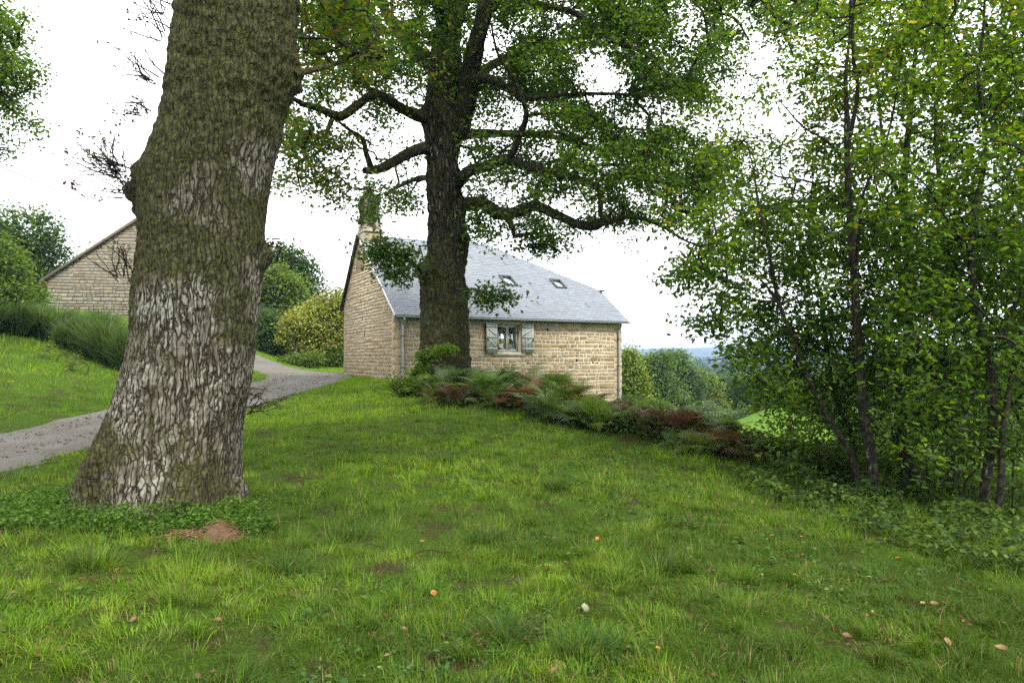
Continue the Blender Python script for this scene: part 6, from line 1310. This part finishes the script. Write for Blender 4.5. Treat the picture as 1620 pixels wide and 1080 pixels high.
# ------------------------------------------------------------------ valley trees to the right of the house
VT = [
 ('lime_tree', 'yellow green tree just behind the right corner of the house', 44, 1005, [(1000, 604, 22, 34), (1010, 640, 24, 26), (994, 566, 14, 24), (1015, 660, 22, 18)], MG + YG[:2], [1, 3, 3, 2, 1], .17),
 ('valley_tree', 'rounded grey green tree nearest beyond the house corner', 62, 1040, [(1038, 590, 22, 34), (1052, 628, 32, 30), (1022, 572, 18, 14), (1046, 560, 14, 10), (1060, 650, 30, 20)], MG + BG, [2, 3, 1, 2, 2, 1], .24),
 ('valley_tree', 'tall feathery grey green tree in the middle of the valley group', 74, 1075, [(1066, 577, 20, 26), (1088, 604, 26, 30), (1078, 645, 34, 26), (1074, 562, 10, 9)], MG + BG, [2, 2, 1, 3, 2, 2], .28),
 ('valley_tree', 'yellowing tree at the right of the valley group', 80, 1115, [(1110, 610, 26, 24), (1120, 635, 26, 24), (1100, 595, 18, 14), (1105, 655, 30, 16)], MG + YG, [2, 3, 2, 2, 1, 1], .3),
 ('dark_tree', 'dark blue green tree between the yellowing tree and the thin stems', 95, 1150, [(1150, 625, 30, 26), (1175, 630, 30, 28), (1135, 640, 20, 20)], [(0.02, .04, .02), (.03, .055, .03)], [2, 2], .34),
 ('valley_shrub', 'pale grey round willow at the edge of the bright field', 66, 1120, [(1118, 650, 14, 16), (1125, 662, 22, 12)], BG + [(0.13, 0.16, 0.09)], [1, 1, 1, 3], .2),
 ('valley_shrub', 'low grey green hedge bush along the bright field', 62, 1150, [(1140, 662, 26, 12), (1165, 665, 24, 14)], BG + [(0.11, 0.14, 0.08)], [2, 2, 2, 2], .2),
 ('valley_shrub', 'rounded olive bush at the right end of the field hedge', 60, 1195, [(1195, 668, 26, 16), (1225, 665, 26, 18)], BG + MG, [1, 1, 1, 2, 2, 1], .2),
 ('valley_shrub', 'bush in the field hedge seen through the thin trees', 60, 1260, [(1260, 660, 34, 22), (1300, 655, 34, 26)], MG + BG, [1, 1, 1, 2, 2, 1], .22),
 ('valley_tree', 'field tree seen behind the forked thin tree', 75, 1340, [(1330, 620, 44, 40), (1380, 610, 50, 50), (1290, 630, 30, 30)], MG + DG, [2, 2, 1, 1, 1, 1], .32),
 ('valley_tree', 'field tree behind the broad leaning trunk', 80, 1470, [(1450, 610, 60, 55), (1520, 600, 60, 60)], MG + DG, [2, 2, 1, 1, 1, 1], .34),
 ('valley_tree', 'field tree behind the twin stems at the right edge', 78, 1600, [(1580, 610, 60, 55), (1650, 600, 60, 60)], MG + DG, [2, 2, 1, 1, 1, 1], .34)]
for k_, (px_, lab_) in enumerate(((1240, 'low bush at the field edge left of the forked tree stem'), (1330, 'low bush at the field edge seen past the leaning tree'), (1420, 'low bush at the field edge before the broad leaning trunk'), (1520, 'low bush at the field edge behind the straight slim tree'), (1610, 'low bush at the field edge by the right border'))):
    VT.append(('valley_shrub', lab_, 52, px_, [(px_, 672, 36, 17), (px_ + 40, 668, 34, 20)], MG + BG, [1, 2, 2, 1, 1, 1], .2))
for (nm, lab, Z, px, lb, cols, wts, ls) in VT:
    lb = [(a, b + 5, w, h * .9) for a, b, w, h in lb]; clump_tree(nm, lab, 'tree' if 'tree' in nm else 'bush', gb(px, Z), lobes(lb, Z), 260 + 80 * len(lb), 24, ls * 1.1, cols, wts, .25 if 'tree' in nm else .08, .3 * Z / 45, group='trees and bushes in the valley', stems=1 if 'tree' in nm else 3, seed=px)
# weeds and shrubs between the ferns and the valley, below the house corner
for (a, b, c, w, h, lab) in ((1000, 668, 24, 22, 16, 'leafy shrub below the right corner of the house'), (1035, 676, 22, 24, 14, 'grey green shrub at the slope foot past the house corner'), (1070, 678, 26, 22, 10, 'small shrub on the slope before the valley trees')):
    clump_tree('slope_shrub', lab, 'bush', gb(a, c), lobes([(a, b, w, h), (a + w * .7, b + 6, w * .8, h * .8)], c), 200, 26, .10, MG + BG[:1], [2, 3, 1, 2], .03, .16, stems=3, seed=a, group='shrubs on the slope past the house')

# ------------------------------------------------------------------ forest and hills far off
def wood(name, label, x0, x1, y0, y1, n, s, cols, zf, seed):
    """tree-crown mass: many rough domes of leaf clumps over the ground"""
    rg = np.random.default_rng(seed); x = rg.uniform(x0, x1, n); y = rg.uniform(y0, y1, n); z = zf(x, y); per = 80; V0 = np.stack([x, y, z + s * .55], 1); d = norm(rg.normal(size=(n * per, 3))); d[:, 2] = abs(d[:, 2]) * 1.1 - .15
    sc = np.repeat(rg.uniform(.7, 1.25, n), per)[:, None]; C_ = np.repeat(V0, per, 0) + d * np.array([.62, .62, .6]) * s * sc; c = palette(n, cols, [1] * len(cols), rg); col = np.repeat(c, per, 0) * rg.uniform(.8, 1.2, (n * per, 1))
    v, Fs, cc = leaves(C_, rg.uniform(.10, .18, n * per) * s, rg.uniform(.08, .14, n * per) * s, col, kind=4, rng=rg, flat=.3); return link(name, mesh(name, v, Fs, SHRUBLEAF, cc), kind='stuff', label=label)
def hillz(x, y, amp, seed, base): return base + amp * (.5 + .5 * n2(x, y, 1 / 900.0, seed, 3) * 1.6)
def hill(y0, y1, ztop, base, seed, nm):
    nx, ny = 150, 40; u = np.linspace(-1, 1, nx); X = np.outer(np.ones(ny), u) * 3600 * (y1 / 2600); Y = np.outer(np.linspace(y0, y1, ny), np.ones(nx)); t = (Y - y0) / (y1 - y0)
    r = .55 + .9 * n2(X.ravel(), Y.ravel() * .2, 1 / 700.0, seed, 3).reshape(X.shape); Z = base + (ztop - base) * np.sin(np.clip(t * 1.9, 0, math.pi)) ** .8 * np.clip(.5 + r * .5, .2, 1.2)
    Z += 4 * n2(X.ravel(), Y.ravel(), 1 / 60.0, seed + 1, 3).reshape(X.shape)
    i = np.arange(ny - 1)[:, None] * nx + np.arange(nx - 1)[None]; m, nt, b, _ = new_mat('wooded_hill'); c = ramp(nt, noise(nt, .012, 8, .75), [(.35, (0.012, 0.024, 0.010)), (.55, (.025, .045, .018)), (.68, (.05, .07, .03))]); nt.links.new(c, b.inputs['Base Color']); b.inputs['Roughness'].default_value = 1; bump(nt, b, noise(nt, .08, 5, .7), 1, 8)
    link(nm, mesh(nm, np.stack([X, Y, Z], -1).reshape(-1, 3), np.stack([i, i + 1, i + nx + 1, i + nx], -1).reshape(-1, 4), m, smooth=True), kind='structure')
hill(2100, 3400, 62, -20, 3, 'hills'); hill(1000, 1700, 8, -20, 9, 'hills')
wood('far_forest', 'wooded ridge in the middle distance', 50, 420, 360, 640, 300, 15, [(0.02, .045, .02), (.035, .065, .025), (.05, .075, .03)], lambda x, y: H(x, y, False) - 11 + (y - 360) * .03, 5)
wood('valley_wood', 'woodland closing the valley behind the field', 22, 130, 120, 200, 240, 7.0, [(0.03, .06, .02), (.05, .085, .025), (.07, .10, .03)], lambda x, y: H(x, y, False) - 2.2, 6)
wood('left_wood', 'woodland behind the willow on the left', -75, -14, 80, 120, 200, 7, [(0.03, .06, .02), (.05, .085, .025), (.04, .08, .02)], lambda x, y: H(x, y, False) - 1.5, 7)

# ------------------------------------------------------------------ barn on the left
rngb = np.random.default_rng(14); BZ = 40.0
bl = P(75, 440, BZ); bap = P(238, 318, BZ); bw = (bap[0] - bl[0]); zb0 = gz(bl[0], BZ) - 1.0
BRW = 3.4; BLN = 8.0
barn = thing('old_barn', 'old grey stone barn with dark slate roof, half hidden by the old oak', 'barn', (bl[0], BZ, 0), rad(12))
ez, az_ = bl[2], bap[2]
sl_ = (az_ - ez) / bw; rz_ = az_ - sl_ * BRW; m = MB().prism([(0, 0, zb0), (bw + BRW, 0, zb0), (bw + BRW, 0, rz_), (bw, 0, az_), (0, 0, ez)], (0, BLN, 0)); body = link('wall', m.me('wall', plain('barn_mortar', (0.165, 0.15, 0.13), .95, 0, .2, 1.2, .6)), barn)
sl_ = (az_ - ez) / bw
def bin_(z):
    return (0.02 if z < ez else (z - ez) / sl_ + .05), (bw + BRW - .02 if z < rz_ else bw + (az_ - z) / sl_ - .05)
st = [('f', *s) for s in courses(3.2, az_ - .3, 2 * bw, [], bin_, rngb, .13, .22, (.2, .6))]; mb_ = MB()
for s in st:
    if s[1] > 7.6: continue
    c = STONE_PAL[rngb.integers(len(STONE_PAL))] * .62 + np.array([.30, .28, .25]) * .32; V_, Fq_, C_ = stone_shape(s[3], s[4], .025, rngb, c * rngb.uniform(.85, 1.12) * np.array([.74, .75, .78])); mb_.add(V_ + np.array([s[1], -.002, s[2]]), [Fq_], C_)
link('stonework', mb_.me('stonework', STONE, True), body, kind='stuff')
m = MB(); o_ = .35
m.prism([(-o_, -.15, ez - o_ * sl_ + .0), (bw, -.15, az_ + .0), (bw, -.15, az_ + .14), (-o_, -.15, ez - o_ * sl_ + .14)], (0, BLN + .3, 0)); m.prism([(bw + BRW + o_, -.15, rz_ - o_ * sl_), (bw + BRW + o_, -.15, rz_ - o_ * sl_ + .14), (bw + .002, -.15, az_ + .14), (bw + .002, -.15, az_)], (0, BLN + .3, 0)); link('roof', m.me('roof', plain('barn_slate', (0.10, 0.095, 0.10), .7)), barn)
link('barge_board', MB().prism([(-o_, -.19, ez - o_ * sl_ - .10), (bw, -.19, az_ - .10), (bw, -.19, az_ + .10), (-o_, -.19, ez - o_ * sl_ + .10)], (0, .037, 0)).me('barge_board', plain('weathered_board', (0.10, 0.075, 0.05), .8)), barn)
link('eaves_board', MB().box((-.30, .0, ez - .55), (-.02, BLN, ez - .22)).me('eaves_board', plain('red_board', (0.16, 0.035, 0.025), .8)), barn)
# overhead line and its far pole
def wire(pts, r, lab):
    p = spline(pts, 60); v, f = tube(p, r, 5); link('overhead_wire', mesh('overhead_wire', v, [f], plain('wire', (0.06, .06, .065), .5)), label=lab, category='wire')
wire([P(-160, 190, 24), P(0, 263, 28), P(90, 301, 32), P(190, 340, 38), P(330, 385, 46)], .020, 'thin overhead wire crossing the sky left of the old oak')
wire([P(330, 470, 50), P(400, 479, 50), P(430, 482.5, 50), P(470, 484, 50), P(560, 480, 52)], .018, 'pale overhead wire before the trees behind the track')

# ------------------------------------------------------------------ the air
m = bpy.data.materials.new('haze'); m.use_nodes = True; nt = m.node_tree; nt.nodes.clear(); out = nt.nodes.new('ShaderNodeOutputMaterial'); pv = nt.nodes.new('ShaderNodeVolumePrincipled')
pv.inputs['Color'].default_value = (0.48, 0.68, 1.0, 1); pv.inputs['Density'].default_value = 0.00030; pv.inputs['Anisotropy'].default_value = 0.2
nt.links.new(pv.outputs[0], out.inputs['Volume'])
mb = MB().box((-4600, -4500, -60), (4600, 4600, 75)); o = link('haze', mb.me('haze', m), kind='stuff', label='thin blue air over the valley')
cy.volume_step_rate = 10; cy.volume_max_steps = 16
